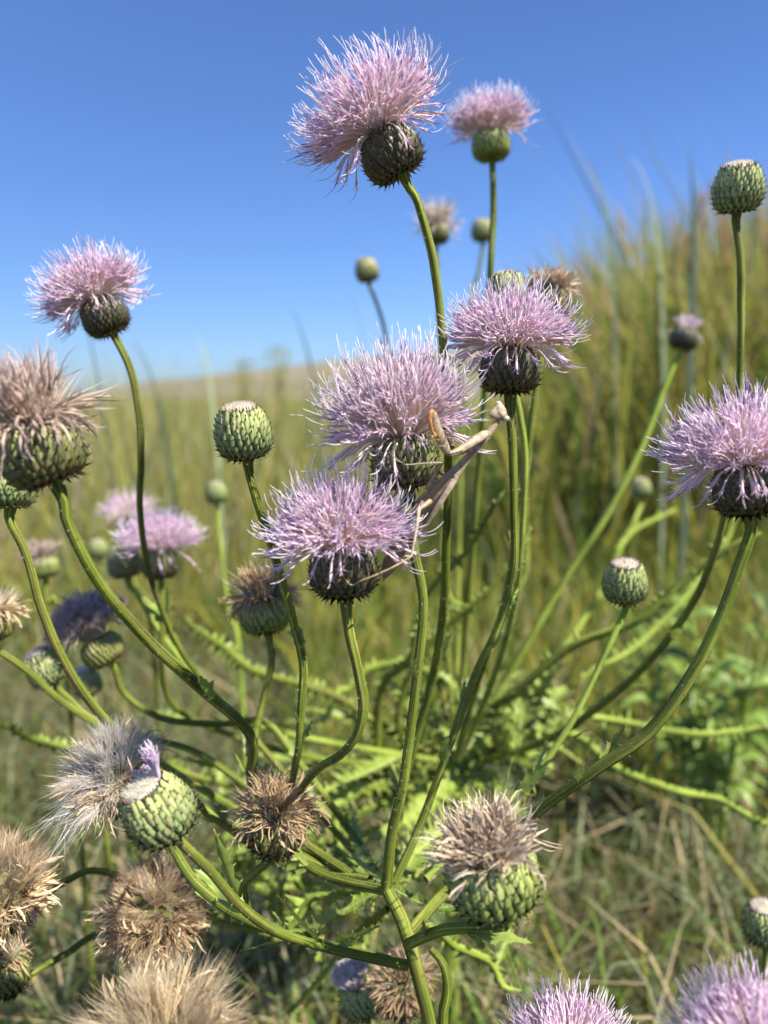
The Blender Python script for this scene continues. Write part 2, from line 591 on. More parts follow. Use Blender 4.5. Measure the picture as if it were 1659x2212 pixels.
# where the mantis holds its legs: florets are pushed aside there
_leg = np.array([MZ(*q) for q in ((1250, 530, .294), (1150, 590, .2915), (1050, 655, .290), (960, 705, .288), (900, 690, .287), (850, 600, .2865), (810, 500, .2855), (775, 400, .285), (752, 300, .2845), (718, 380, .2825), (850, 806, .289), (740, 810, .2875), (600, 818, .2868), (480, 828, .2866))])
AVOID = np.concatenate([_leg - FW * k for k in (0, 0.004, 0.008, 0.012, 0.016, 0.022, 0.028)])


def blocked(V, Mw):
    W = V @ np.array(Mw.to_3x3()).T + np.array(Mw.translation)
    return (((W[:, None] - AVOID[None]) ** 2).sum(-1).min() < 0.0024 ** 2)




def blossom_tuft(thing, Mh, R, base, rng, split, pal=PALE, n=440, th_max=1.72, Lc=1.62, Ls=0.60, z0=1.48, thick=0.74, name='floret_tuft', tight=1.0, ndroop=0.09, avoid=False, tall=0.12):
    Ml = Matrix.Translation(-Vector(base)) @ Mh @ Matrix.Diagonal((R, R, R, 1))
    mb = MB()
    for k in range(n):
        q = math.sqrt((k + 0.5) / n)
        az = k * 2.39996 + rng.normal(0, 0.12)
        dr = q > 0.86 and rng.random() < ndroop * 4
        if split and q > 0.87:
            if not OUTER:
                r2 = np.random.default_rng(5)
                for j in range(16):
                    m2 = MB()
                    floret(m2, r2, 0.86 + 0.13 * r2.random(), 0.0, PALE, thick=0.78, Lc=1.60, Ls=0.62, th_max=1.74, z0=1.48, droop=(j % 3 == 2))
                    OUTER.append(m2.mesh('floret', M_FLORET)); OUTER_V.append(np.concatenate(m2.v))
            j = int(rng.integers(0, 16))
            s = 0.9 + 0.2 * rng.random()
            M = Ml @ Matrix.Rotation(az, 4, 'Z') @ Matrix.Diagonal((s, 1, 0.96 + 0.06 * rng.random(), 1))
            if avoid and blocked(OUTER_V[j], Matrix.Translation(Vector(base)) @ M):
                continue
            link('floret', OUTER[j], thing, M)
            continue
        if avoid:
            m2 = MB(); floret(m2, rng, q, az, pal, Lc * (1 + tall * (1 - q)), Ls, th_max, z0, thick, tight, dr)
            V = np.concatenate(m2.v)
            if not blocked(V, Mh @ Matrix.Diagonal((R, R, R, 1))):
                mb.add(V, np.concatenate(m2.f), np.concatenate(m2.c))
            continue
        floret(mb, rng, q, az, pal, Lc * (1 + tall * (1 - q)), Ls, th_max, z0, thick, tight, dr)
    tag(link(name, mb.mesh(name, M_FLORET), thing, Ml), kind='stuff')


def bud_cap(thing, Mh, R, base, rng, style='bud', height=0.16, tip_col=(0.22, 0.05, 0.12), hair=(0.72, 0.67, 0.55), pink=0.0):
    """cream fuzzy dome inside the rim and a ring of purple tips"""
    Ml = Matrix.Translation(-Vector(base)) @ Mh @ Matrix.Diagonal((R, R, R, 1))
    c, _ = PCUR[style]
    r0, z0 = c[-1]
    a = np.linspace(0, 2 * np.pi, 25); e = np.linspace(0, 1, 6)
    rr = r0 * np.cos(e * np.pi / 2); zz = z0 - 0.03 + height * np.sin(e * np.pi / 2)
    V = np.stack([rr[:, None] * np.cos(a), rr[:, None] * np.sin(a), np.repeat(zz[:, None], 25, 1)], -1).reshape(-1, 3)
    cap = link('cap', MB().add(V, grid_faces(6, 25)).mesh('cap', M_CAP), thing, Ml)
    n = int(700 * (1 + 3 * max(0, height - 0.16)))
    q = np.sqrt(rng.random(n)); az = rng.random(n) * 2 * np.pi
    b0 = np.stack([r0 * q * np.cos(az), r0 * q * np.sin(az), z0 - 0.03 + height * np.sqrt(1 - q * q)], -1)
    d = np.stack([0.5 * q * np.cos(az), 0.5 * q * np.sin(az), np.ones(n)], -1) + rng.normal(0, 0.35, (n, 3))
    d /= np.linalg.norm(d, axis=1, keepdims=True)
    ln = (0.07 + 0.10 * rng.random(n)) * (1 + 1.2 * max(0, height - 0.16))
    w = np.cross(d, rng.normal(0, 1, (n, 3))); w /= np.linalg.norm(w, axis=1, keepdims=True); w *= 0.011
    V = np.stack([b0 - w, b0 + w, b0 + d * ln[:, None]], 1).reshape(-1, 3)
    F = np.arange(n * 3).reshape(-1, 3)
    hc = np.array(hair) * (0.8 + 0.4 * rng.random((n, 1)))
    pk = (rng.random((n, 1)) < pink)
    hc = np.where(pk, np.array((0.62, 0.38, 0.55)), hc)
    mb = MB().add(V, F, np.repeat(hc, 3, 0))
    for k in range(64):
        az = k * 2 * math.pi / 64 + rng.normal(0, 0.05)
        q = 1.02 - 0.30 * (k % 2) * rng.random()
        b = np.array((r0 * q, 0, z0 - 0.08)); tip = b + np.array((0.03 + 0.05 * rng.random(), rng.normal(0, 0.03), 0.18 + 0.07 * rng.random()))
        V = np.array([b + (0, -0.03, 0), b + (0, 0.03, 0), b + (0.04, 0, 0.05), tip])
        mb.add(V @ rotz(az).T, [[0, 1, 3], [0, 2, 3], [1, 2, 3]], np.array([(0.5, 0.45, 0.25), (0.5, 0.45, 0.25), tip_col, tip_col]))
    tag(link('cap_fuzz', mb.mesh('cap_fuzz', M_HAIR), cap), kind='stuff')


def dry_cols(rng, n, lo, hi):
    f = rng.random((n, 1))
    return np.array(lo) * (1 - f) + np.array(hi) * f


def dry_tuft(thing, Mh, R, base, rng, n=240, L=1.5, th_max=0.9, lo=(0.22, 0.14, 0.09), hi=(0.62, 0.50, 0.36), z0=1.4, droop=0.2, wob=0.2, width=0.035, tip=None, hairs=300, name='withered_florets', clump=9):
    Ml = Matrix.Translation(-Vector(base)) @ Mh @ Matrix.Diagonal((R, R, R, 1))
    mb = MB()
    cl = [(rng.normal(0, 0.35), rng.normal(0, 0.30), rng.random()) for _ in range(max(3, n // clump))]
    for k in range(n):
        q = math.sqrt((k + 0.5) / n); az = k * 2.39996 + rng.normal(0, 0.2)
        da, dt, cv = cl[int((az % (2 * math.pi)) / (2 * math.pi) * 7 + 7 * int(q * 3)) % len(cl)]
        th1 = 0.05 + th_max * q + dt + rng.normal(0, 0.12)
        if rng.random() < droop * q * 1.5:
            th1 = 1.5 + 1.2 * rng.random()
        ln = L * (0.55 + 0.55 * rng.random())
        p = strand(rng, q, ln, 0.5 * th1, th1, th1 + rng.normal(0, 0.7), 9, z0, wob, 0.7)
        p = p @ rotz(az + da).T
        w = width * (0.5 + rng.random()) * np.array([0.7, 0.8, 0.9, 1, 1.1, 1.1, 0.9, 0.6, 0.15])
        V, F = ribbon(p, w, 0.5, rng, rng.normal(0, 2.5))
        c = np.array(lo) * (1 - cv) + np.array(hi) * cv
        c = 0.5 * c + 0.5 * dry_cols(rng, 1, lo, hi)[0]
        f = np.repeat(np.linspace(0, 1, 9)[:, None], 3, 0)
        ct = np.array(tip) if tip is not None else np.array(hi)
        mb.add(V, F, c * (1 - f ** 2) + (0.6 * ct + 0.4 * c) * f ** 2)
    if hairs:
        q = np.sqrt(rng.random(hairs)); az = rng.random(hairs) * 2 * np.pi
        b0 = np.stack([0.6 * q * np.cos(az), 0.6 * q * np.sin(az), np.full(hairs, z0)], -1)
        d = np.stack([th_max * 1.1 * q * np.cos(az), th_max * 1.1 * q * np.sin(az), np.ones(hairs)], -1) + rng.normal(0, 0.3, (hairs, 3))
        add_hairs(mb, rng, b0, d, L * (0.5 + 0.6 * rng.random(hairs)), 0.010, (0.60, 0.48, 0.34), (0.82, 0.76, 0.64))
    tag(link(name, mb.mesh(name, M_DRY), thing, Ml), kind='stuff')


def add_hairs(mb, rng, b0, d, ln, w0, lo, hi, curl=0.12):
    n = len(b0)
    d = d / np.linalg.norm(d, axis=1, keepdims=True)
    w = np.cross(d, rng.normal(0, 1, (n, 3))); w /= np.maximum(np.linalg.norm(w, axis=1, keepdims=True), 1e-9)
    k = rng.normal(0, curl, (n, 3))
    p0 = b0; p1 = b0 + d * (ln * 0.5)[:, None]; p2 = b0 + (d + k) * ln[:, None]
    V = np.stack([p0 - w * w0, p0 + w * w0, p1 - w * w0 * 0.9, p1 + w * w0 * 0.9, p2], 1).reshape(-1, 3)
    f = np.array([[0, 1, 3], [0, 3, 2], [2, 3, 4]])
    F = (np.arange(n)[:, None, None] * 5 + f[None]).reshape(-1, 3)
    mb.add(V, F, np.repeat(dry_cols(rng, n, lo, hi), 5, 0))


def pappus(thing, Mh, R, base, rng, n_seed=34, per=80, L=1.25, lo=(0.50, 0.38, 0.24), hi=(0.86, 0.80, 0.70), z0=1.2, th_max=1.35, brown=90, br_lo=(0.28, 0.18, 0.09), br_hi=(0.70, 0.55, 0.36), loose=0):
    """ripe head: bristles fan out of each seed, brown remnants hang round the side"""
    Ml = Matrix.Translation(-Vector(base)) @ Mh @ Matrix.Diagonal((R, R, R, 1))
    mb = MB()
    for k in range(n_seed):
        q = math.sqrt((k + 0.5) / n_seed); az = k * 2.39996
        th = th_max * q
        ax = np.array((math.sin(th) * math.cos(az), math.sin(th) * math.sin(az), math.cos(th)))
        b = np.array((0.55 * q * math.cos(az), 0.55 * q * math.sin(az), z0)) + ax * (0.12 + 0.25 * rng.random())
        d = ax[None] + rng.normal(0, rng.uniform(0.12, 0.34), (per, 3)) + rng.normal(0, 0.28, 3)
        add_hairs(mb, rng, np.repeat(b[None], per, 0), d, L * (0.7 + 0.4 * rng.random(per)), 0.0085, np.array(lo) * (tn := rng.uniform(0.65, 1.15)), np.array(hi) * tn, 0.12)
        V, F, _ = tube(np.array([b - ax * 0.15, b, b + ax * 0.05]), [0.02, 0.05, 0.03], 5)
        mb.add(V, F, (0.70, 0.50, 0.25))
    if loose:
        az = rng.random(loose) * 0.9 + math.pi * 0.8
        b0 = np.stack([0.8 * np.cos(az), 0.8 * np.sin(az), np.full(loose, z0 + 0.1)], -1)
        d = np.stack([np.cos(az), np.sin(az), rng.normal(0.1, 0.18, loose)], -1)
        add_hairs(mb, rng, b0, d, 1.5 + rng.random(loose), 0.009, (0.7, 0.66, 0.6), (0.9, 0.88, 0.84), 0.2)
    tag(link('pappus', mb.mesh('pappus', M_HAIR), thing, Ml), kind='stuff')
    mb = MB()
    for k in range(brown):
        if k % 6 == 0:
            az0 = rng.random() * 2 * math.pi; tb = 0.5 + 1.9 * rng.random(); cb = rng.random() ** 1.2; q0 = 0.75 + 0.5 * rng.random()
        az = az0 + rng.normal(0, 0.12)
        th1 = tb + rng.normal(0, 0.15)
        p = strand(rng, q0 + 0.12 * rng.random(), L * (0.65 + 0.6 * rng.random()), th1 * 0.75, th1, th1 + rng.normal(0, 0.9), 8, z0 - 0.05, 0.24, 0.55)
        p = p @ rotz(az).T
        V, F = ribbon(p, 0.032 * (0.5 + rng.random()) * np.array([0.8, 1, 1, 1.1, 1.2, 1.1, 0.8, 0.2]), 0.5, rng, rng.normal(0, 2))
        mb.add(V, F, (np.array(br_lo) * (1 - cb) + np.array(br_hi) * cb) * rng.uniform(0.7, 1.25))
    tag(link('withered_florets', mb.mesh('withered_florets', M_DRY), thing, Ml), kind='stuff')


# ------------------------------------------------------------------ stems
def stem_rows(pts):
    """(x, y, d, width in grid pixels) rows or world rows ('w', x, y, z, radius)"""
    out = []
    for p in pts:
        if p[0] == 'w':
            out.append(p[1:5])
        else:
            x, y, d, w = p
            q = P(x, y, d)
            out.append((*q, w * 0.37 * d / FPX))
    return np.array(out)


PATHS = []


def stem_mesh(rows, mat, base, rng, sides=18, step=0.004):
    c = spline(rows, step)
    pts = c[:, :3].copy(); r = c[:, 3]
    wob = np.cumsum(rng.normal(0, 0.00005, pts.shape), 0)
    wob -= np.linspace(0, 1, len(pts))[:, None] * wob[-1]
    pts += wob
    r = r * (1 + 0.018 * np.interp(np.arange(len(r)), np.arange(0, len(r) + 6, 6), rng.normal(0, 1, len(np.arange(0, len(r) + 6, 6)))))
    PATHS.append(pts)
    V, F, S = tube(pts, r, sides, 0.03, sides // 2)
    return MB().add(V, F, None, S).mesh('stem', mat, offset=base), pts, r


def leaf_geo(pts, width, normal, rng, lobes=9, depth=0.5, spiny=True, fold=0.25, c_in=(0.12, 0.18, 0.03), c_out=(0.16, 0.23, 0.04), shape=None, seg=3):
    """leaf blade along pts: toothed outline, folded along the midrib"""
    pts = np.asarray(pts, float)
    n = lobes * seg + 1
    L = np.r_[0, np.cumsum(np.linalg.norm(np.diff(pts, axis=0), axis=1))]
    s = np.linspace(0, L[-1], n)
    p = np.stack([np.interp(s, L, pts[:, k]) for k in range(3)], -1)
    t = np.gradient(p, axis=0); t /= np.maximum(np.linalg.norm(t, axis=1, keepdims=True), 1e-9)
    nn = np.asarray(normal, float)[None] - t * (t @ np.asarray(normal, float))[:, None]
    nn /= np.maximum(np.linalg.norm(nn, axis=1, keepdims=True), 1e-9)
    b = np.cross(t, nn)
    f = s / L[-1]
    if shape is None:
        env = np.clip(f / 0.15, 0.35, 1) * (1 - f ** 2.2) + 0.02
    else:
        env = np.interp(f, *shape)
    V, C = [], []
    k = np.arange(n)
    tooth = np.where(k % seg == 1, 1.0, 1 - depth)
    for sgn in (-1, 1):
        jit = 1 + rng.normal(0, 0.28, n)
        wv = width * env * tooth * jit
        up = fold * wv + rng.normal(0, 0.06 * width, n) * spiny
        edge = p + b * (sgn * wv)[:, None] + nn * up[:, None] + t * (0.35 * width * env * (k % seg == 1))[:, None]
        mid = p + b * (sgn * wv * 0.45)[:, None] + nn * (up * 0.25)[:, None]
        V.append((edge, mid))
    G = np.stack([V[0][0], V[0][1], p, V[1][1], V[1][0]], 1)
    ci, co = np.array(c_in), np.array(c_out)
    C = np.stack([np.tile(co, (n, 1)), np.tile((ci + co) / 2, (n, 1)), np.tile(ci, (n, 1)), np.tile((ci + co) / 2, (n, 1)), np.tile(co, (n, 1))], 1)
    C = C * (0.85 + 0.3 * rng.random((n, 1, 1)))
    mb = MB().add(G.reshape(-1, 3), grid_faces(n, 5), C.reshape(-1, 3))
    if spiny:
        for sgn, col_i in ((-1, 0), (1, 4)):
            for q in range(1, n, seg):
                e = G[q, col_i]; d = b[q] * sgn + t[q] * 0.6 + nn[q] * rng.normal(0.2, 0.3)
                d = nrm(d) * width * 0.45
                w = t[q] * width * 0.07
                mb.add([e - w, e + w, e + nn[q] * width * 0.05, e + d], [[0, 1, 3], [1, 2, 3], [2, 0, 3]], (0.42, 0.40, 0.16))
    return mb, p


def make_leaf(parent, base, pts, width, normal, rng, midrib=True, mat=None, name='leaf', rib_c=(0.36, 0.42, 0.14), **kw):
    mb, p = leaf_geo(pts, width, normal, rng, **kw)
    o = link(name, mb.mesh(name, mat or M_LEAF, offset=base), parent)
    if midrib:
        f = np.linspace(0, 1, len(p))
        V, F, S = tube(p + np.asarray(normal) * width * 0.01, width * 0.10 * (1.05 - f), 5)
        link('midrib', MB().add(V, F, np.array(rib_c)).mesh('midrib', M_LEAF, offset=base), o)
    return o


def stem_leaflets(thing, pts, r, base, rng, n):
    """small spiny leaves that sit on a stem"""
    for k in range(n):
        i = int(rng.uniform(0.42, 0.92) * (len(pts) - 2))
        t = nrm(pts[i + 1] - pts[i]); side = nrm(np.cross(t, rng.normal(0, 1, 3)))
        if t[2] < 0: t = -t
        ln = rng.uniform(0.009, 0.024)
        b0 = pts[i] + side * r[i] * 0.9
        lp = [b0, b0 + t * ln * 0.5 + side * ln * 0.25, b0 + t * ln + side * ln * 0.55]
        make_leaf(thing, base, spline(lp, 0.002), ln * 0.16, side, rng, midrib=False, name='leaf', lobes=4, seg=2, depth=0.35, c_in=(0.20, 0.27, 0.05), c_out=(0.26, 0.33, 0.08))


def head_frame(att, axis, spin=0.0):
    z = Vector(axis).normalized()
    q = Vector((0, 0, 1)).rotation_difference(z)
    return Matrix.Translation(Vector(att)) @ q.to_matrix().to_4x4() @ Matrix.Rotation(spin, 4, 'Z')


def cam_axis(ax, ay, az):
    return nrm(RT * ax + UP * ay - FW * az)


SEED = [100]


def thistle(name, label, cat, group, x, y, d, R_px, axis, stem, build, style, split=False, stem_mat=None, leaflets=0, sides=18):
    """x, y: where the stem meets the head; stem rows run from the head downwards"""
    SEED[0] += 1
    rng = np.random.default_rng(SEED[0])
    att = P(x, y, d)
    R = 0.885 * R_px * d / FPX            # the scales stand proud of the core
    ax = cam_axis(*axis)
    rows = [list(r) for r in stem_rows(stem)]
    r1 = rows[0][3]
    # the stem leaves the head along its axis, flaring a little under the scales
    inner = [(*(att + ax * 0.10 * R), r1 * 1.25), (*(att - ax * 0.10 * R), r1 * 1.25), (*(att - ax * 0.6 * R), r1 * 1.0)]
    rows = np.array(inner + [r for r in rows if np.linalg.norm(np.array(r[:3]) - att) > 0.95 * R])
    base = rows[-1][:3]
    thing = empty(name, base, label, cat, group)
    me, pts, r = stem_mesh(rows, stem_mat or M_STEM, base, rng, sides)
    st_o = link('stem', me, thing)
    if d < 0.47:
        hb = MB(); nh = int(500 * min(2.0, len(pts) / 60))
        i = rng.integers(1, len(pts) - 1, nh)
        t = pts[i + 1] - pts[i - 1]; t /= np.maximum(np.linalg.norm(t, axis=1, keepdims=True), 1e-9)
        sd = np.cross(t, rng.normal(0, 1, (nh, 3))); sd /= np.maximum(np.linalg.norm(sd, axis=1, keepdims=True), 1e-9)
        add_hairs(hb, rng, pts[i] + sd * r[i][:, None] * 0.98, sd + rng.normal(0, 0.5, (nh, 3)), rng.uniform(0.0006, 0.0020, nh), 0.00004, (0.45, 0.45, 0.30), (0.75, 0.74, 0.62))
        tag(link('stem_hairs', hb.mesh('stem_hairs', M_HAIR, offset=base), st_o), kind='stuff')
    Mh = head_frame(att, ax, rng.random() * 6)
    involucre(thing, Mh, R, style, split, rng, base)
    build(thing, Mh, R, base, rng, split)
    if d < 0.45:
        leaflets = max(leaflets, 4)
    if leaflets:
        stem_leaflets(thing, pts, r, base, rng, leaflets)
    return thing


# ------------------------------------------------------------------ the setting
def mat_ground():
    m, nt, b = new_mat('meadow_soil')
    tc = node(nt, 'ShaderNodeTexCoord').outputs['Object']
    c1 = ramp(nt, noise(nt, 3.0, 6, tc), [(0.35, (0.045, 0.036, 0.022)), (0.52, (0.085, 0.075, 0.035)), (0.7, (0.075, 0.095, 0.03))])
    c2 = ramp(nt, noise(nt, 90, 5, tc), [(0.35, (0.55,) * 3), (0.7, (1.5, 1.4, 1.2))])
    c = mixc(nt, 1.0, c1, c2, 'MULTIPLY')
    sp_ = node(nt, 'ShaderNodeSeparateXYZ'); nt.links.new(tc, sp_.inputs[0])
    far = ramp(nt, math_n(nt, 'DIVIDE', sp_.outputs[1], 40.0), [(0.05, (0, 0, 0)), (0.3, (1, 1, 1))])      # beyond the modelled blades the turf closes
    c = mixc(nt, far, c, ramp(nt, noise(nt, 0.6, 6, tc), [(0.35, (0.14, 0.15, 0.035)), (0.65, (0.22, 0.20, 0.055))]))
    nt.links.new(c, b.inputs['Base Color'])
    b.inputs['Roughness'].default_value = 0.95
    b.inputs['Specular IOR Level'].default_value = 0.1
    bump(nt, b, noise(nt, 60, 5, tc), 0.8, 0.01)
    return m


def mat_hill():
    m, nt, b = new_mat('dry_hillside')
    tc = node(nt, 'ShaderNodeTexCoord').outputs['Object']
    c = ramp(nt, noise(nt, 0.05, 8, tc, 0.65), [(0.35, (0.13, 0.13, 0.055)), (0.5, (0.19, 0.155, 0.095)), (0.7, (0.25, 0.20, 0.13))])
    c = mixc(nt, ramp(nt, noise(nt, 0.45, 4, tc), [(0.56, (0, 0, 0)), (0.64, (0.8,) * 3)]), c, (0.07, 0.085, 0.035))
    nt.links.new(c, b.inputs['Base Color'])
    b.inputs['Roughness'].default_value = 0.95
    return m


rg = np.random.default_rng(3)
gx = np.concatenate([-np.geomspace(900, 0.4, 40), np.geomspace(0.4, 900, 40)])
gy = np.concatenate([[-40, -10, -3, -1], np.linspace(-0.5, 3, 36), np.geomspace(3.3, 1500, 50)])
X, Y = np.meshgrid(gx, gy, indexing='ij')
Z = 0.012 * np.sin(X * 7 + 1.3 * np.sin(Y * 5)) * np.cos(Y * 6.1) * np.exp(-Y.clip(0) / 20)
g = link('ground', MB().add(np.stack([X, Y, Z], -1).reshape(-1, 3), grid_faces(len(gx), len(gy))[:, ::-1]).mesh('ground', mat_ground()))
tag(g, kind='structure')

# long dry hill behind the meadow, higher to the right
hx = np.linspace(-330, 420, 90); hy = np.linspace(45, 420, 60)
X, Y = np.meshgrid(hx, hy, indexing='ij')
ridge_h = np.interp(X * 200 / np.maximum(Y, 1), [-330, -90, -66, -40, 0, 30, 90, 420], [0.5, 0.6, 5.2, 9.0, 14.0, 17.5, 20, 24])
Z = ridge_h * np.exp(-((Y - 240) / 75) ** 2) + 0.8 * np.sin(X * 0.11) * np.sin(Y * 0.07) * np.exp(-((Y - 240) / 75) ** 2) - 0.35
h = link('hill', MB().add(np.stack([X, Y, Z], -1).reshape(-1, 3), grid_faces(90, 60)[:, ::-1]).mesh('hill', mat_hill()))
tag(h, kind='structure')


# ------------------------------------------------------------------ grass
def blades(n, pos, height, width, lean, colours, rng, bend=0.6, tipc=None):
    """n curved tapering blades; arrays in, one MB block out"""
    az = rng.random(n) * 2 * np.pi
    ld = np.stack([np.cos(az), np.sin(az), np.zeros(n)], -1) if lean.ndim == 1 else lean / np.maximum(np.linalg.norm(lean, axis=1, keepdims=True), 1e-9)
    la = lean if lean.ndim == 1 else np.linalg.norm(lean, axis=1)
    fa = rng.random(n) * np.pi
    wd = np.stack([np.cos(fa), np.sin(fa), rng.normal(0, 0.2, n)], -1)
    lev = np.array([0, 0.35, 0.68, 1.0])
    wf = np.array([0.8, 1.0, 0.65, 0.0])
    V = []
    for l, w in zip(lev, wf):
        th = la * (l * (1 - bend) + bend * l * l)
        c = pos + np.array((0, 0, 1.0)) * (height * l * np.cos(th))[:, None] + ld * (height * l * np.sin(th))[:, None]
        if w > 0:
            V += [c - wd * (width * w)[:, None], c + wd * (width * w)[:, None]]
        else:
            V += [c]
    V = np.stack(V, 1)
    f = np.array([[0, 1, 3], [0, 3, 2], [2, 3, 5], [2, 5, 4], [4, 5, 6]])
    F = (np.arange(n)[:, None, None] * 7 + f[None]).reshape(-1, 3)
    tc = colours if tipc is None else tipc
    C = np.stack([colours * 0.9] * 2 + [colours] * 2 + [0.5 * colours + 0.5 * tc] * 2 + [tc], 1)
    return V.reshape(-1, 3), F, C.reshape(-1, 3)


def clump(pos, k=1.0):
    x, y = pos[:, 0] * k, pos[:, 1] * k
    return 0.5 + 0.25 * np.sin(3.1 * x + 1.7 * np.sin(1.3 * y)) + 0.25 * np.sin(2.3 * y + 2.1 * np.sin(1.9 * x + 0.5))


def pick(rng, n, cols, wts):
    c = np.array(cols)[rng.choice(len(cols), n, p=np.array(wts) / sum(wts))]
    return c * (0.75 + 0.5 * rng.random((n, 1)))


def wedge(rng, n, y0, y1, left, right, power=1.0):
    """points on the ground inside the view wedge; left/right are x/y slopes"""
    y = y0 + (y1 - y0) * rng.random(n) ** power
    x = (left + (right - left) * rng.random(n)) * y + rng.normal(0, 0.05, n)
    return np.stack([x, y, np.zeros(n)], -1)


rng = np.random.default_rng(11)
GREYG, GREEN, OLIVE, YEL, TAN, BRN = (0.20, 0.24, 0.12), (0.16, 0.25, 0.042), (0.27, 0.285, 0.058), (0.42, 0.38, 0.075), (0.48, 0.38, 0.22), (0.22, 0.15, 0.085)
# fine messy turf underfoot
n = 100000
pos = wedge(rng, n, 0.45, 3.0, -1.2, 0.95, 1.3)
pos = pos[(pos[:, 1] > 0.5)]; n = len(pos)
mb = MB()
mb.add(*blades(n, pos, 0.035 + 0.10 * rng.random(n) ** 1.5, 0.0006 + 0.0010 * rng.random(n), rng.uniform(0.2, 1.5, n), pick(rng, n, [GREYG, GREEN, OLIVE, TAN, BRN], [6, 3, 3, 3.5, 4]) * 0.82, rng, 0.7))
# longer lying wisps
n = 7000
pos = wedge(rng, n, 0.5, 2.6, -1.2, 0.95, 1.2)
mb.add(*blades(n, pos, 0.12 + 0.20 * rng.random(n), 0.0009 + 0.0012 * rng.random(n), rng.uniform(0.5, 1.45, n), pick(rng, n, [GREYG, GREEN, YEL, TAN], [6, 3, 1, 3]), rng, 0.5))
tag(link('short_grass', mb.mesh('short_grass', M_GRASS)), 'fine messy grey-green and dry turf under the thistles', 'grass', kind='stuff')

# yellow-green meadow as far as the hill
mb = MB()
n = 70000
pos = wedge(rng, n, 1.7, 9.0, -1.2, 0.62, 1.25)
hh = (0.24 + 0.30 * rng.random(n)) * np.interp(pos[:, 1], [1.7, 3.0, 9], [0.55, 0.95, 1.1]) * (0.68 + 0.6 * clump(pos))
mb.add(*blades(n, pos, hh, 0.0014 + 0.0022 * rng.random(n), rng.uniform(0.05, 0.7, n), pick(rng, n, [OLIVE, GREEN, YEL, TAN, GREYG], [6, 3, 4.5, 1.6, 1.5]), rng, 0.7))
n = 36000
pos = wedge(rng, n, 9, 70, -1.0, 0.62, 1.6)
mb.add(*blades(n, pos, 0.4 + 0.35 * rng.random(n), 0.004 + 0.0009 * pos[:, 1] * (0.5 + rng.random(n)), rng.uniform(0.05, 0.6, n), pick(rng, n, [OLIVE, YEL, TAN, GREEN], [6, 4, 2, 2]), rng, 0.7))
# taller wisps that break the skyline on the left and behind the middle
n = 3200
pos = wedge(rng, n, 1.7, 7.0, -0.58, -0.02, 1.0)
mb.add(*blades(n, pos, (0.50 + 0.06 * pos[:, 1] * rng.random(n) + 0.26 * rng.random(n) ** 3) * (0.78 + 0.4 * clump(pos, 1.4)), 0.0016 + 0.002 * rng.random(n), rng.uniform(0.1, 0.5, n), pick(rng, n, [GREYG, YEL, TAN, OLIVE], [4, 3, 3, 3]), rng, 0.7))
tag(link('meadow_grass', mb.mesh('meadow_grass', M_GRASS)), 'yellow-green meadow grass stretching back to the dry hill', 'grass', kind='stuff')

# tall reeds on the right
mb = MB()
n = 8000
y = rng.uniform(1.55, 4.6, n); slope = 0.16 + 0.56 * rng.random(n) ** 0.85
pos = np.stack([slope * y, y, np.zeros(n)], -1)
top = np.interp(slope, [0.14, 0.20, 0.235, 0.28, 0.36, 0.5, 0.7], [0.03, 0.11, 0.175, 0.23, 0.27, 0.30, 0.31])
hmax = CAM_H + y * top
hh = hmax * (0.55 + 0.45 * rng.random(n) ** 0.7)
cc = pick(rng, n, [OLIVE, GREEN, YEL, TAN, BRN], [6, 6, 6, 1.2, 0.3])
tip = np.where(rng.random((n, 1)) < 0.14, np.array((0.40, 0.25, 0.11)), cc)
mb.add(*blades(n, pos, hh, 0.003 + 0.006 * rng.random(n), rng.uniform(0.02, 0.5, n), cc, rng, 0.75, tip))
n = 22
y = rng.uniform(1.5, 3.2, n); slope = 0.22 + 0.45 * rng.random(n)
pos = np.stack([slope * y, y, np.zeros(n)], -1)
hmax = CAM_H + y * np.interp(slope, [0.2, 0.3, 0.5, 0.7], [0.20, 0.30, 0.33, 0.33])
ln = np.stack([-0.1 - 0.4 * rng.random(n), rng.normal(0, 0.2, n), np.zeros(n)], -1)
mb.add(*blades(n, pos, hmax * (0.85 + 0.3 * rng.random(n)), 0.004 + 0.004 * rng.random(n), ln, pick(rng, n, [(0.28, 0.34, 0.18), YEL, OLIVE], [3, 2, 2]), rng, 0.85))
# rusty seed spikes at the top of the reeds
for k in range(130):
    y = rng.uniform(1.6, 4.0); s = 0.235 + 0.46 * rng.random()
    top = CAM_H + y * float(np.interp(s, [0.2, 0.24, 0.28, 0.36, 0.5, 0.7], [0.11, 0.15, 0.20, 0.235, 0.27, 0.29])) * rng.uniform(0.3, 1.2)
    b = np.array((s * y, y, top - 0.16)); d = np.array((rng.normal(-0.12, 0.22), rng.normal(0, 0.15), 1))
    pp = np.array([b - d * 0.25, b, b + d * 0.04, b + d * 0.10, b + d * 0.15])
    V, F, _ = tube(pp, np.array([0.0015, 0.0015, 0.006, 0.005, 0.001]) * rng.uniform(0.6, 1.2), 5)
    mb.add(V, F, np.array((0.46, 0.29, 0.15)) * rng.uniform(0.6, 1.3))
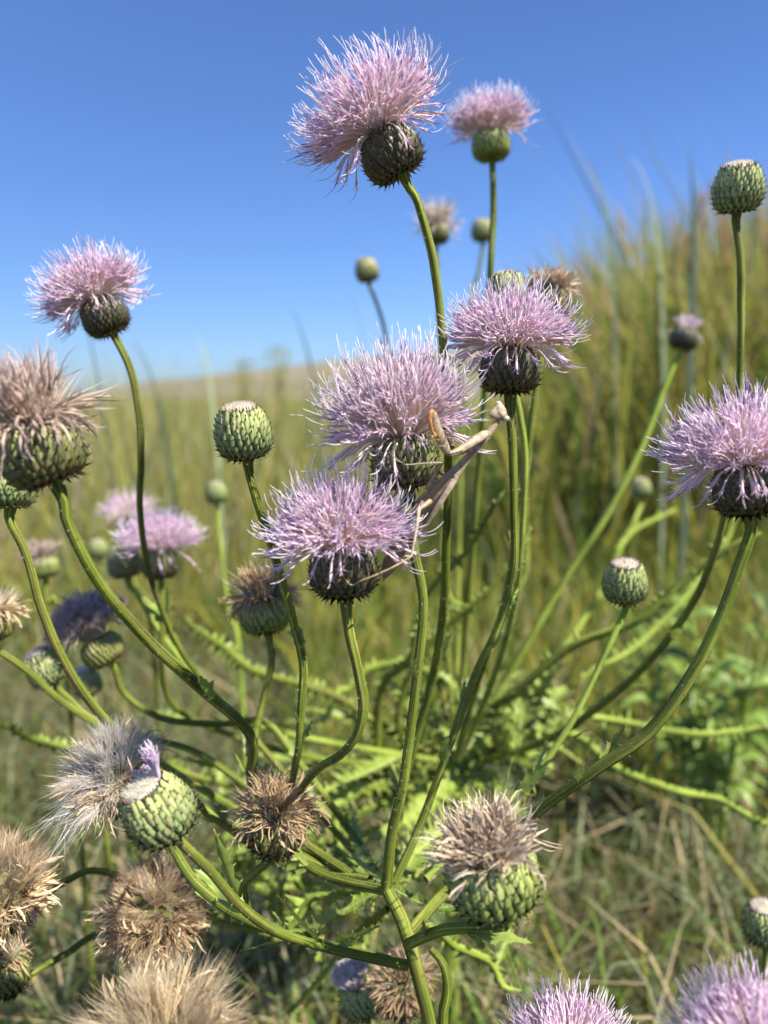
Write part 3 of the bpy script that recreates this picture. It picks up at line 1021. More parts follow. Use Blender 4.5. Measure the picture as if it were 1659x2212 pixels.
# shorter green growth in front of the reeds
n = 9000
y = rng.uniform(1.0, 2.0, n); slope = -0.12 + 0.88 * rng.random(n)
pos = np.stack([slope * y, y, np.zeros(n)], -1)
hh = (0.16 + 0.34 * rng.random(n)) * np.interp(y, [1.0, 2.0], [0.55, 1.25]) * np.interp(slope, [-0.12, 0.2, 0.7], [0.8, 1.0, 1.25])
mb.add(*blades(n, pos, hh, 0.0014 + 0.0022 * rng.random(n), rng.uniform(0.03, 0.55, n), pick(rng, n, [OLIVE, GREEN, YEL, TAN, GREYG], [4, 5, 4, 1, 1]), rng, 0.7))
tag(link('tall_reeds', mb.mesh('tall_reeds', M_GRASS)), 'tall green and rust-tipped reeds rising against the sky beside the meadow', 'reeds', kind='stuff')


# ------------------------------------------------------------------ builders for the head kinds
def b_blossom(**kw):
    def f(thing, Mh, R, base, rng, split):
        blossom_tuft(thing, Mh, R, base, rng, split, **kw)
    return f


def b_bud(**kw):
    def f(thing, Mh, R, base, rng, split):
        bud_cap(thing, Mh, R, base, rng, **kw)
    return f


def b_dry(**kw):
    def f(thing, Mh, R, base, rng, split):
        dry_tuft(thing, Mh, R, base, rng, **kw)
    return f


def b_puff(**kw):
    def f(thing, Mh, R, base, rng, split):
        pappus(thing, Mh, R, base, rng, **kw)
    return f


GR = ('w', 0.05, 0.40, 0.0, 0.004)        # where the nearest plant roots
G_BL, G_BU, G_DR = 'thistle flowers in bloom', 'closed thistle buds', 'withered and seeding thistle heads'


def blossom(label, x, y, d, R_px, axis, stem, split=True, leaf=0, style='blossom', **kw):
    return thistle('thistle_flower', label, 'thistle', G_BL, x, y, d, R_px, axis, stem, b_blossom(**kw), style, split, leaflets=leaf)


def bud(label, x, y, d, R_px, axis, stem, split=False, mat=None, leaf=0, **kw):
    return thistle('thistle_bud', label, 'thistle bud', G_BU, x, y, d, R_px, axis, stem, b_bud(**kw), 'bud', split, mat, leaf)


def dry(label, x, y, d, R_px, axis, stem, style='old', split=False, leaf=0, mat=None, build=None, **kw):
    return thistle('thistle_seed_head', label, 'seed head', G_DR, x, y, d, R_px, axis, stem, build or b_dry(**kw), style, split, mat, leaf)


# ------------------------------------------------------------------ flowers in bloom
blossom('large lilac thistle flower nodding on a curved stem, highest against the sky', 868, 376, 0.31, 70, (-0.50, 0.84, 0.22),
        [(868, 380, .31, 25), (903, 440, .312, 25), (930, 540, .318, 25), (945, 640, .325, 24), (955, 740, .33, 24), (962, 850, .335, 24), (966, 1000, .345, 24), (962, 1180, .36, 24), (955, 1330, .38, 26), (930, 1480, .42, 26), (870, 1700, .44, 26), (850, 1900, .42, 28)], Lc=1.9, Ls=0.72, ndroop=0.14)
blossom('upright lilac thistle flower on a pale straight stem beside the tallest flower', 1062, 342, 0.46, 43, (-0.06, 1.0, 0.10),
        [(1062, 345, .46, 18), (1065, 450, .465, 19), (1060, 580, .47, 19), (1052, 760, .49, 19), (1040, 950, .52, 19), (1020, 1200, .56, 20), (1000, 1450, .60, 22), (985, 1640, .62, 24)], split=False, style='seed', Lc=1.65, Ls=0.6, th_max=1.4, ndroop=0.02, z0=1.3)
blossom('lilac thistle flower leaning over the withered pinkish head', 243, 716, 0.385, 52, (-0.42, 0.88, 0.15),
        [(243, 722, .385, 21), (283, 800, .388, 22), (301, 900, .392, 21), (305, 1000, .40, 20), (303, 1110, .41, 18), (330, 1260, .43, 18), (400, 1420, .46, 18), (520, 1560, .48, 20), (640, 1700, .46, 20), (800, 1880, .42, 22)], Lc=1.8, Ls=0.65, ndroop=0.12)
blossom('lilac thistle flower straight above the head of the mantis', 1102, 846, 0.33, 68, (-0.03, 1.0, 0.12),
        [(1102, 850, .33, 31), (1106, 950, .332, 26), (1110, 1100, .335, 24), (1110, 1230, .34, 24), (1082, 1340, .345, 22), (1030, 1450, .35, 22), (985, 1570, .355, 22), (945, 1680, .36, 22), (900, 1800, .36, 24), (852, 1905, .355, 26)], Lc=1.68, Ls=0.6, leaf=3)
blossom('shaggy lilac thistle flower that the mantis climbs', 880, 1048, 0.31, 76, (-0.14, 0.98, 0.12),
        [(880, 1050, .31, 34), (886, 1120, .31, 30), (896, 1200, .31, 29), (915, 1300, .311, 28), (905, 1420, .313, 28), (890, 1550, .316, 28), (870, 1700, .32, 28), (847, 1800, .325, 30), (835, 1915, .33, 34)], leaf=4, style='fading', avoid=True, pal=SPENT, n=480, Lc=1.72, Ls=0.75, th_max=1.42, ndroop=0.2, tall=0.5)
blossom('wide lilac thistle flower in the shadow of the one the mantis climbs', 746, 1282, 0.30, 78, (-0.06, 1.0, 0.14),
        [(747, 1285, .30, 33), (755, 1370, .302, 30), (774, 1450, .305, 31), (786, 1525, .308, 33), (770, 1590, .312, 26), (735, 1632, .318, 24), (690, 1660, .33, 23), (640, 1720, .36, 22), (610, 1800, .385, 22), (700, 1880, .37, 22), (800, 1900, .35, 24)], leaf=2, Lc=1.5, Ls=0.62, ndroop=0.13, tall=0.35)
blossom('lilac thistle flower on the long arching stem near the leafy weed', 1618, 1106, 0.30, 76, (-0.16, 1.0, 0.12),
        [(1618, 1110, .30, 34), (1600, 1210, .302, 33), (1556, 1330, .306, 33), (1490, 1460, .312, 34), (1400, 1580, .32, 36), (1280, 1665, .33, 34), (1170, 1745, .345, 32), (1080, 1830, .36, 32), (960, 1930, .355, 32), (880, 2020, .33, 34)], leaf=2, Lc=1.8)
blossom('small blurred lilac thistle flower beside a round dark green bud', 347, 1245, 0.50, 41, (-0.02, 1.0, 0.10),
        [(348, 1250, .50, 17), (352, 1330, .505, 16), (350, 1420, .51, 16), (372, 1520, .53, 16), (480, 1580, .56, 18), (700, 1640, .58, 20), (985, 1660, .62, 24)], split=False, style='fading', Lc=1.8, Ls=0.55, th_max=1.45, ndroop=0.03)
blossom('out of focus pale lilac thistle flower behind the other small blossom', 282, 1150, 0.68, 28, (-0.05, 1.0, 0.1),
        [(282, 1152, .68, 12), (290, 1260, .68, 12), (330, 1400, .68, 12), ('w', *P(370, 1650, .70)[:2], 0.0, 0.0025)], split=False, n=160, Lc=1.7)
blossom('domed dusky purple thistle flower fading to tan below', 237, 1428, 0.44, 47, (-0.48, 0.86, 0.12),
        [(238, 1430, .44, 19), (270, 1500, .445, 18), (350, 1552, .45, 19), (470, 1565, .455, 20), (570, 1560, .46, 20), (640, 1640, .45, 20), (760, 1800, .42, 22), (835, 1915, .36, 24)], split=False, style='seed', pal=DUSK, n=680, th_max=1.65, Lc=1.75, Ls=0.08, ndroop=0.03, tight=0.25, tall=0.3)
blossom('lilac thistle flower with erect pale styles rising beside a whitish bud', 1228, 2375, 0.32, 70, (0.0, 1.0, 0.25),
        [(1228, 2378, .32, 30), (1225, 2460, .325, 30), (1180, 2620, .34, 30), ('w', 0.06, 0.42, 0.0, 0.004)], th_max=1.4, Lc=1.6, Ls=0.55)
blossom('deep lilac thistle flower standing below the cream-topped bud', 1650, 2412, 0.245, 90, (-0.1, 1.0, 0.2),
        [(1650, 2430, .245, 34), (1640, 2560, .25, 34), ('w', 0.10, 0.36, 0.0, 0.004)], th_max=1.45)
thistle('thistle_flower', 'small half-open purple thistle on a slanting pale stem before the reeds', 'thistle', G_BL, 1470, 752, 0.60, 30, (0.30, 0.93, 0.1),
        [(1470, 755, .60, 14), (1438, 830, .60, 15), (1388, 960, .60, 17), (1312, 1110, .60, 19), (1240, 1220, .605, 19), (1150, 1370, .61, 20), (1060, 1520, .62, 22), (985, 1640, .62, 24)],
        b_blossom(n=60, th_max=0.6, Lc=0.9, Ls=0.2, z0=1.45), 'blossom', False, M_STEM_PALE)

# ------------------------------------------------------------------ buds
bud('small round green bud alone against the sky', 797, 607, 0.71, 27, (-0.20, 0.95, 0.1),
    [(797, 610, .71, 12), (812, 650, .71, 11), (832, 720, .71, 11), (850, 850, .70, 12), (880, 1050, .68, 12), (920, 1350, .66, 14), (985, 1640, .62, 20)])
bud('small green bud close behind the pale straight stem', 1042, 520, 0.77, 25, (-0.05, 1.0, 0.1),
    [(1042, 523, .77, 11), (1033, 590, .77, 11), (1020, 650, .77, 11), (1000, 900, .74, 12), (990, 1300, .68, 14), (985, 1640, .62, 20)])
bud('plump green bud with cream top on a tall bare stem before the reeds', 1592, 457, 0.365, 55, (-0.14, 1.0, 0.42),
    [(1593, 460, .365, 22), (1600, 560, .367, 21), (1601, 700, .37, 20), (1597, 850, .375, 20), (1585, 1000, .38, 20), (1550, 1180, .40, 20), (1480, 1330, .43, 22), (1350, 1480, .48, 22), (1180, 1600, .55, 24), (1000, 1650, .61, 24)], split=True)
bud('crisp pale green bud with cream top and neat scales on a dark curving stem', 533, 986, 0.32, 64, (-0.10, 0.98, 0.34),
    [(534, 990, .32, 27), (555, 1080, .322, 24), (590, 1190, .326, 24), (630, 1330, .332, 24), (655, 1430, .338, 25), (652, 1510, .342, 24), (645, 1610, .35, 22), (632, 1700, .365, 22), (640, 1800, .38, 22), (760, 1890, .36, 24)], split=True, leaf=3)
bud('round green bud with pink-white crown on a slender stem over the leafy weed', 1350, 1296, 0.40, 50, (-0.08, 1.0, 0.30),
    [(1350, 1298, .40, 20), (1322, 1380, .40, 18), (1250, 1530, .40, 18), (1182, 1640, .40, 19), (1120, 1710, .395, 20), (1030, 1800, .39, 22), (920, 1900, .37, 24)], split=True, mat=M_STEM_PALE, leaf=4, pink=0.25)
bud('tiny pale bud on a slender stem between the reeds and the pink-crowned bud', 1386, 1074, 0.80, 23, (-0.10, 0.97, 0.1),
    [(1386, 1076, .80, 12), (1368, 1130, .79, 13), (1335, 1200, .78, 13), (1290, 1290, .76, 14), (1180, 1450, .72, 16), (1000, 1640, .63, 20)], mat=M_STEM_PALE)
bud('small pale bud on a thin upright stem behind the brown brush-like head', 469, 1086, 0.73, 25, (-0.05, 1.0, 0.1),
    [(469, 1088, .73, 13), (474, 1150, .73, 12), (482, 1230, .73, 12), (496, 1335, .73, 13), (520, 1450, .73, 14), ('w', *P(540, 1700, .75)[:2], 0.0, 0.003)], mat=M_STEM_PALE)
bud('tilted green bud with white and pink tip beside the long left stem', 118, 1474, 0.43, 43, (-0.46, 0.86, 0.15),
    [(118, 1476, .43, 18), (150, 1510, .432, 18), (195, 1550, .436, 18), (300, 1590, .44, 18), (450, 1640, .44, 20), (700, 1840, .40, 22)], split=True, pink=0.3, height=0.3)
bud('small pale bud just below the tilted white-tipped bud', 195, 1500, 0.55, 33, (-0.25, 0.95, 0.1),
    [(195, 1502, .55, 14), (205, 1540, .55, 14), ('w', *P(260, 1800, .58)[:2], 0.0, 0.0025)], pink=0.2, height=0.25)
U10 = bud('sharp pale green bud with lilac wisp sprouting from its cream crown', 374, 1794, 0.28, 79, (-0.40, 0.84, 0.34),
    [(375, 1797, .28, 31), (405, 1830, .282, 29), (452, 1880, .286, 29), (520, 1958, .292, 28), (590, 2008, .30, 28), (665, 2036, .31, 26), (760, 2060, .318, 26), (880, 2085, .325, 30)], split=True, leaf=3)
bud('spiny bud with whitish crown standing in open grass over the deep lilac flower', 1655, 2030, 0.42, 48, (-0.15, 1.0, 0.14),
    [(1655, 2034, .42, 22), (1652, 2120, .42, 20), (1640, 2300, .425, 20), ('w', 0.2, 0.47, 0.0, 0.003)], split=True, pink=0.1)
def b_opening(thing, Mh, R, base, rng, split):
    bud_cap(thing, Mh, R, base, rng, height=0.3)
    blossom_tuft(thing, Mh, R, base, rng, False, pal={'c0': (0.86, 0.80, 0.74), 'c1': (0.84, 0.74, 0.80), 'lobe': (0.88, 0.83, 0.84), 'anther': (0.6, 0.5, 0.6), 'style': (0.9, 0.88, 0.86)}, n=330, th_max=0.35, Lc=1.0, Ls=0.04, z0=1.6, ndroop=0.0, tall=0.35, name='opening_florets')


thistle('thistle_bud', 'opening bud with domed white and lilac top beside the dense brown head', 'thistle bud', G_BU, 790, 2185, 0.43, 48, (-0.32, 0.92, 0.15),
        [(790, 2188, .43, 18), (805, 2230, .43, 18), (840, 2400, .43, 18), ('w', 0.0, 0.46, 0.0, 0.003)], b_opening, 'bud', True)
bud('small whitish bud peeping over a lilac flower beside the winged stem', 1140, 2150, 0.68, 24, (-0.1, 1.0, 0.15),
    [(1140, 2152, .68, 12), (1150, 2220, .68, 12), (1160, 2400, .68, 12), ('w', 0.14, 0.72, 0.0, 0.003)], pink=0.3, height=0.4)
bud('cream-topped bud tucked behind the lilac flower above the mantis', 1096, 672, 0.375, 46, (-0.10, 1.0, 0.15),
    [(1096, 675, .375, 18), (1105, 800, .378, 18), (1132, 960, .385, 17), (1130, 1100, .395, 17), (1112, 1300, .42, 18), (1060, 1480, .48, 20), (990, 1640, .58, 22)], split=True, mat=M_STEM_PALE)
bud('round dark green bud touching the small blurred lilac flower', 275, 1246, 0.52, 38, (-0.18, 0.98, 0.05),
    [(276, 1248, .52, 16), (300, 1290, .52, 16), (345, 1365, .525, 16), (400, 1440, .53, 16), (440, 1495, .54, 16), (600, 1580, .57, 18), (985, 1650, .62, 20)], mat=M_STEM_PALE)
bud('very small pale bud blurred behind the long left stem', 215, 1205, 0.85, 22, (-0.1, 1.0, 0.1),
    [(215, 1206, .85, 9), (222, 1260, .85, 9), (250, 1400, .85, 10), ('w', *P(290, 1700, .87)[:2], 0.0, 0.0025)])
bud('dark spiny bud half hidden below the withered pinkish head', 22, 1096, 0.34, 58, (-0.05, 1.0, -0.05),
    [(23, 1100, .34, 26), (58, 1200, .342, 25), (88, 1310, .345, 25), (135, 1425, .35, 26), (205, 1530, .36, 26), (330, 1660, .38, 26), (560, 1830, .39, 26), (780, 1910, .36, 28)], split=True)

# lilac wisp on the sharp bud
rngw = np.random.default_rng(9)
mb = MB()
for k in range(22):
    m2 = MB()
    floret(m2, rngw, 0.85 + 0.12 * rngw.random(), rngw.normal(0, 0.16), {**PALE, 'c0': (0.78, 0.68, 0.78), 'c1': (0.72, 0.60, 0.80)}, Lc=0.75 + 0.35 * rngw.random(), Ls=0.25, th_max=0.15, z0=1.75, thick=0.95)
    mb.add(np.concatenate(m2.v), np.concatenate(m2.f), np.concatenate(m2.c))
for k in range(16):
    m2 = MB()
    floret(m2, rngw, 0.95, 0.6 + 1.2 * rngw.random(), {**PALE, 'c0': (0.78, 0.68, 0.78), 'c1': (0.72, 0.60, 0.80)}, Lc=0.28, Ls=0.08, th_max=0.2, z0=1.78, thick=0.9)
    mb.add(np.concatenate(m2.v), np.concatenate(m2.f), np.concatenate(m2.c))
Mh10 = head_frame(P(374, 1794, .28), cam_axis(-0.40, 0.84, 0.34), 0)
# turn the wisp to the upper right side of the crown
loc_dir = (Mh10.to_3x3().inverted() @ Vector(cam_axis(0.80, 0.55, -0.1)))
spin = math.atan2(loc_dir.y, loc_dir.x)
R10 = 0.885 * 79 * .28 / FPX
tag(link('floret_wisp', mb.mesh('floret_wisp', M_FLORET), U10, Matrix.Translation(-U10.location) @ Mh10 @ Matrix.Rotation(spin, 4, 'Z') @ Matrix.Diagonal((R10, R10, R10, 1))), kind='stuff')

# ------------------------------------------------------------------ withered heads
PINKTAN = dict(lo=(0.30, 0.20, 0.145), hi=(0.62, 0.48, 0.39))
BROWN = dict(lo=(0.15, 0.09, 0.045), hi=(0.56, 0.41, 0.24))
dry('big withered thistle head, pinkish tan and shaggy over green spiny scales', 118, 1038, 0.27, 93, (-0.36, 0.92, 0.14),
    [(119, 1041, .27, 36), (150, 1140, .274, 34), (218, 1268, .285, 34), (325, 1390, .305, 33), (430, 1485, .325, 32), (540, 1588, .35, 30), (545, 1690, .37, 28), (580, 1800, .385, 28), (700, 1890, .365, 28), (835, 1925, .335, 30)], split=True, n=760, L=2.05, th_max=0.55, droop=0.26, wob=0.2, width=0.025, tip=(0.54, 0.40, 0.43), hairs=700, z0=1.42, **PINKTAN)
dry('small faded tan head blurred behind the top of the nodding flower stem', 943, 524, 0.67, 28, (0.02, 1.0, 0.1),
    [(943, 526, .67, 13), (946, 600, .67, 13), (950, 760, .66, 13), (952, 1000, .65, 14), (960, 1300, .64, 16), (985, 1640, .62, 20)], n=300, L=2.5, th_max=0.6, lo=(0.42, 0.34, 0.29), hi=(0.72, 0.62, 0.54))
dry('brown brush-like withered head over a green cup, left of the wide lilac flower', 578, 1360, 0.40, 56, (-0.16, 0.98, 0.10),
    [(579, 1363, .40, 21), (586, 1440, .40, 20), (562, 1540, .40, 21), (546, 1620, .395, 25), (545, 1710, .39, 26), (600, 1810, .385, 26), (740, 1890, .365, 26)], style='seed', split=True, n=560, L=1.6, th_max=0.5, droop=0.35, width=0.03, **BROWN, leaf=1)
dry('small blurred grey-brown head with a pale green cup at the left stems', 97, 1245, 0.58, 34, (-0.15, 1.0, 0.1),
    [(97, 1247, .58, 14), (102, 1300, .58, 14), (140, 1420, .59, 14), ('w', *P(190, 1800, .62)[:2], 0.0, 0.0025)], style='seed', n=180, L=1.5, th_max=0.9, lo=(0.26, 0.18, 0.15), hi=(0.50, 0.40, 0.34))
dry('straw-coloured tangled head with curling strands at the long left stem', -15, 1375, 0.40, 45, (0.05, 1.0, 0.2),
    [(-15, 1378, .40, 18), (0, 1395, .405, 19), (60, 1450, .41, 20), (140, 1520, .42, 20), (330, 1640, .43, 22), (700, 1860, .40, 24)], style='seed', n=150, L=1.7, th_max=1.2, droop=0.6, lo=(0.40, 0.28, 0.15), hi=(0.70, 0.56, 0.36), width=0.05)
dry('open silvery seed head with long white bristles beside the sharp bud', 280, 1712, 0.36, 72, (-0.30, 0.70, 0.60),
    [(286, 1708, .36, 24), (330, 1770, .345, 24), (372, 1830, .325, 26), (410, 1890, .312, 29), (468, 1946, .306, 30), (550, 1992, .306, 30), (640, 2030, .312, 28)], style='seed', split=False, build=b_puff(n_seed=36, per=95, L=1.35, lo=(0.62, 0.54, 0.44), hi=(0.97, 0.95, 0.91), brown=300, loose=70))
dry('brown withered head with a dense bristly crown, in front of the pale broad leaf', 592, 1822, 0.36, 68, (0.10, 0.95, 0.30),
    [(590, 1820, .36, 24), (575, 1850, .362, 25), (545, 1890, .365, 26), (525, 1920, .37, 26), (560, 1990, .38, 26), (700, 2040, .37, 26), (860, 2080, .335, 28)], style='old', split=True, n=700, L=1.5, th_max=0.75, droop=0.45, z0=1.3, width=0.03, wob=0.26, **BROWN)
dry('crisp withered thistle head, brown curls over a fat green cup', 1078, 1948, 0.275, 104, (-0.24, 0.95, 0.16),
    [(1074, 1948, .275, 34), (1062, 1974, .276, 33), (1030, 1990, .28, 32), (975, 2005, .29, 33), (920, 2022, .305, 32), (880, 2040, .32, 32)], style='seed', split=True, n=480, L=1.4, th_max=0.75, droop=0.12, z0=1.2, lo=(0.15, 0.09, 0.065), hi=(0.60, 0.46, 0.33), tip=(0.80, 0.68, 0.50), width=0.027, wob=0.34)
dry('fluffy tan seed head with hanging brown remnants at the left, above the dark head', 12, 1965, 0.34, 78, (0.10, 0.80, 0.55),
    [(15, 1963, .34, 22), (60, 1960, .36, 20), (140, 1905, .38, 20), (225, 1882, .40, 20), (420, 1960, .41, 22), (700, 2030, .40, 24)], style='seed', build=b_puff(n_seed=40, per=80, L=1.15, brown=620, br_lo=(0.20, 0.12, 0.05), br_hi=(0.78, 0.62, 0.40), lo=(0.42, 0.30, 0.17), hi=(0.76, 0.64, 0.46)))
dry('fluffy tan seed head crossed by the two stems of the sharp bud', 350, 2015, 0.38, 80, (-0.06, 0.82, 0.52),
    [(350, 2013, .38, 22), (340, 2060, .385, 20), (360, 2160, .39, 20), (500, 2300, .39, 22), ('w', 0.0, 0.42, 0.0, 0.003)], style='seed', build=b_puff(n_seed=40, per=75, L=1.15, brown=680, br_lo=(0.18, 0.11, 0.05), br_hi=(0.76, 0.60, 0.39), lo=(0.40, 0.28, 0.16), hi=(0.74, 0.62, 0.45)))
dry('large straw-coloured seed head fanning out fine bristles, lowest of the seed heads', 365, 2345, 0.27, 112, (-0.05, 0.86, 0.45),
    [(365, 2335, .27, 30), (380, 2450, .28, 30), (450, 2650, .30, 30), ('w', 0.0, 0.38, 0.0, 0.004)], style='seed', build=b_puff(n_seed=44, per=110, L=1.35, brown=300, lo=(0.50, 0.37, 0.20), hi=(0.84, 0.74, 0.55)))
dry('dark withered head under the hanging fluff of the left tan seed head', 20, 2130, 0.37, 55, (-0.15, 0.95, 0.2),
    [(22, 2132, .37, 20), (60, 2110, .38, 20), (140, 2062, .40, 20), (230, 2010, .42, 20), (420, 1985, .42, 22), (640, 2030, .40, 24)], style='old', n=160, L=1.1, th_max=1.0, droop=0.6, **BROWN)
dry('dense brown withered head directly behind the main stem', 868, 2165, 0.40, 58, (0.02, 0.92, 0.30),
    [(868, 2168, .40, 24), (860, 2200, .40, 24), (880, 2320, .40, 24), ('w', 0.03, 0.44, 0.0, 0.003)], style='old', n=380, L=1.35, th_max=1.15, droop=0.7, z0=1.2, lo=(0.13, 0.075, 0.045), hi=(0.42, 0.29, 0.18))
dry('woolly brown head tucked behind the lilac flower above the mantis', 1180, 690, 0.40, 50, (0.10, 1.0, 0.1),
    [(1180, 692, .40, 18), (1165, 800, .40, 17), (1150, 900, .40, 17), (1125, 1080, .41, 17), (1090, 1300, .43, 18), (1030, 1480, .47, 20), (985, 1640, .55, 22)], style='old', n=380, L=1.25, th_max=1.2, droop=0.3, lo=(0.34, 0.23, 0.15), hi=(0.66, 0.52, 0.38))

# ------------------------------------------------------------------ the plants' main stems and leaves
def plant(label, base, stems, mat=M_STEM):
    t = empty('thistle_plant', base, label, 'thistle plant', 'thistle plants')
    rng = np.random.default_rng(int(abs(base[0]) * 1000) + 7)
    for rows in stems:
        me, p, r = stem_mesh(stem_rows(rows), mat, base, rng)
        link('main_stem', me, t)
    return t


base1 = np.array((0.03, 0.385, 0.0))
plant1 = plant('near thistle plant, thick ribbed main stem forking under the withered heads', base1,
               [[(835, 1900, .331, 33), (838, 1925, .330, 38), (865, 1980, .326, 40), (885, 2040, .322, 42), (903, 2110, .322, 40), (926, 2212, .326, 40), (960, 2400, .335, 42), ('w', 0.03, 0.385, 0.0, 0.006)],
                [(930, 2050, .335, 18), (958, 2085, .332, 24), (966, 2140, .332, 28), (955, 2212, .334, 30), (965, 2400, .34, 30), ('w', 0.035, 0.39, 0.05, 0.004)]])
base2 = np.array((*(P(985, 1700, .64)[:2]), 0.0))
plant2 = plant('farther thistle plant, pale spiny stems and leaves spreading from one crown', base2,
               [[(985, 1630, .62, 26), (985, 1720, .63, 34), (975, 1800, .64, 36), ('w', base2[0], base2[1], 0.0, 0.008)]], M_STEM_PALE)

# winged, spiny side branches: (rows, pale?)
BR = [
    ([(395, 1330, .62, 22), (470, 1395, .62, 24), (560, 1445, .62, 26), (700, 1505, .62, 26), (830, 1570, .62, 28), (975, 1650, .62, 28)], 0),
    ([(730, 1490, .64, 26), (800, 1452, .64, 24), (880, 1440, .64, 26), (950, 1470, .64, 26), (1010, 1510, .635, 26), (990, 1640, .63, 28)], 1),
    ([(1090, 1060, .50, 16), (1020, 1180, .52, 17), (940, 1290, .54, 18), (890, 1390, .56, 24), (840, 1490, .58, 28), (815, 1600, .60, 30), (830, 1680, .61, 30), (900, 1700, .62, 30), (985, 1700, .63, 30)], 0),
    ([(1125, 1170, .56, 17), (1040, 1270, .57, 18), (960, 1350, .58, 20), (900, 1420, .59, 22), (860, 1520, .60, 22), (880, 1620, .61, 22), (980, 1680, .63, 24)], 0),
    ([(1640, 1160, .52, 24), (1590, 1192, .52, 25), (1480, 1270, .53, 27), (1380, 1335, .54, 30), (1250, 1400, .56, 30), (1120, 1470, .58, 30), (1040, 1530, .60, 28), (990, 1640, .62, 28)], 0),
    ([(1660, 1572, .62, 20), (1500, 1575, .62, 22), (1350, 1565, .62, 22), (1200, 1550, .62, 24), (1080, 1570, .62, 24), (990, 1650, .63, 26)], 1),
    ([(1665, 1775, .58, 26), (1560, 1740, .58, 26), (1440, 1700, .58, 26), (1330, 1655, .59, 26), (1230, 1600, .60, 26), (1120, 1580, .61, 26), (990, 1660, .63, 28)], 1),
    ([(590, 2030, .40, 16), (640, 1985, .40, 26), (690, 1945, .40, 28), (745, 1900, .39, 24), (800, 1905, .37, 26)], 1),
    ([(1125, 2140, .44, 22), (1050, 2100, .44, 26), (990, 2062, .43, 26), (950, 2035, .42, 26), (900, 1980, .40, 28)], 1),
    ([(1030, 1820, .46, 24), (960, 1850, .45, 26), (880, 1890, .43, 28), (800, 1920, .42, 30)], 1),
    ([(715, 1790, .50, 22), (745, 1850, .48, 26), (790, 1890, .44, 28), (830, 1915, .40, 28)], 1),
    ([(-10, 1562, .52, 18), (60, 1588, .53, 18), (160, 1612, .54, 18), (330, 1650, .56, 18), (560, 1700, .58, 20), (985, 1700, .63, 24)], 0),
    ([(1070, 1340, .64, 20), (1130, 1240, .64, 18), (1145, 1050, .62, 15), (1155, 850, .60, 14)], 1),
    ([(1250, 1480, .63, 20), (1400, 1380, .66, 18), (1540, 1200, .68, 16), (1600, 1080, .70, 14)], 1),
    ([(1300, 1290, .74, 18), (1370, 1160, .76, 16), (1460, 1100, .78, 14)], 1),
    ([(1012, 1340, .66, 22), (965, 1280, .66, 16), (975, 1100, .64, 14), (1020, 900, .62, 13)], 1),
    ([(600, 2200, .50, 18), (780, 1985, .47, 24), (840, 1960, .44, 26)], 0),
    ([(490, 1940, .55, 14), (560, 1855, .57, 18), (650, 1785, .59, 20), (800, 1725, .61, 24), (985, 1690, .63, 26)], 1),
    ([(600, 2010, .52, 14), (680, 1905, .55, 18), (780, 1810, .59, 22), (985, 1730, .63, 26)], 1),
    ([(470, 1790, .60, 14), (560, 1760, .60, 16), (700, 1720, .61, 20), (985, 1690, .63, 24)], 1),
]
rng = np.random.default_rng(21)
for rows, pale in BR:
    rr = stem_rows(rows)
    rr[:, 3] *= 0.85
    rr[0][3] *= 0.25
    rr = np.vstack([rr[:1], [0.8 * rr[0] + 0.2 * rr[1]], rr[1:]]); rr[1][3] = rr[2][3] * 0.85
    par, base = (plant2, base2) if rows[-1][2] > 0.5 else (plant1, base1)
    rr[1:-1, :3] += rng.normal(0, 0.0035, (len(rr) - 2, 3))
    me, p, r = stem_mesh(rr, M_STEM_PALE if pale else M_STEM, base, rng, 14, 0.006)
    br = link('side_branch', me, par)
    # decurrent spiny wings run along the branch
    mb = MB()
    L = np.r_[0, np.cumsum(np.linalg.norm(np.diff(p, axis=0), axis=1))]
    t, N, B = frames(p)
    ph = rng.random(4) * 6
    for s in np.cumsum(rng.uniform(0.002, 0.0065, int(L[-1] / 0.0042))):
        if s > L[-1] - 0.004: break
        big = 0.45 + 1.1 * abs(math.sin(s * 70 + ph[0]) * math.sin(s * 31 + ph[1])) + (1.2 if rng.random() < 0.06 else 0)
        i = int(np.searchsorted(L, s)); i = min(i, len(p) - 1)
        for sg in (-1, 1):
            a = rng.normal(0, 0.35)
            d = (N[i] * math.cos(a) + B[i] * math.sin(a)) * sg
            h = r[i] * rng.uniform(0.5, 2.4) * big
            c = np.array((0.24, 0.32, 0.06)) * rng.uniform(0.7, 1.2)
            b0 = p[i] + d * r[i] * 0.8
            e = b0 + d * h + t[i] * rng.normal(0, 0.0015)
            mb.add([b0 - t[i] * 0.0028, b0 + t[i] * 0.0028, e, b0 + np.cross(d, t[i]) * 0.0007], [[0, 1, 2], [0, 3, 2], [1, 3, 2]], np.array([c, c, c * 1.4, c]))
    tag(link('spines', mb.mesh('spines', M_LEAF, offset=base), br), kind='stuff')

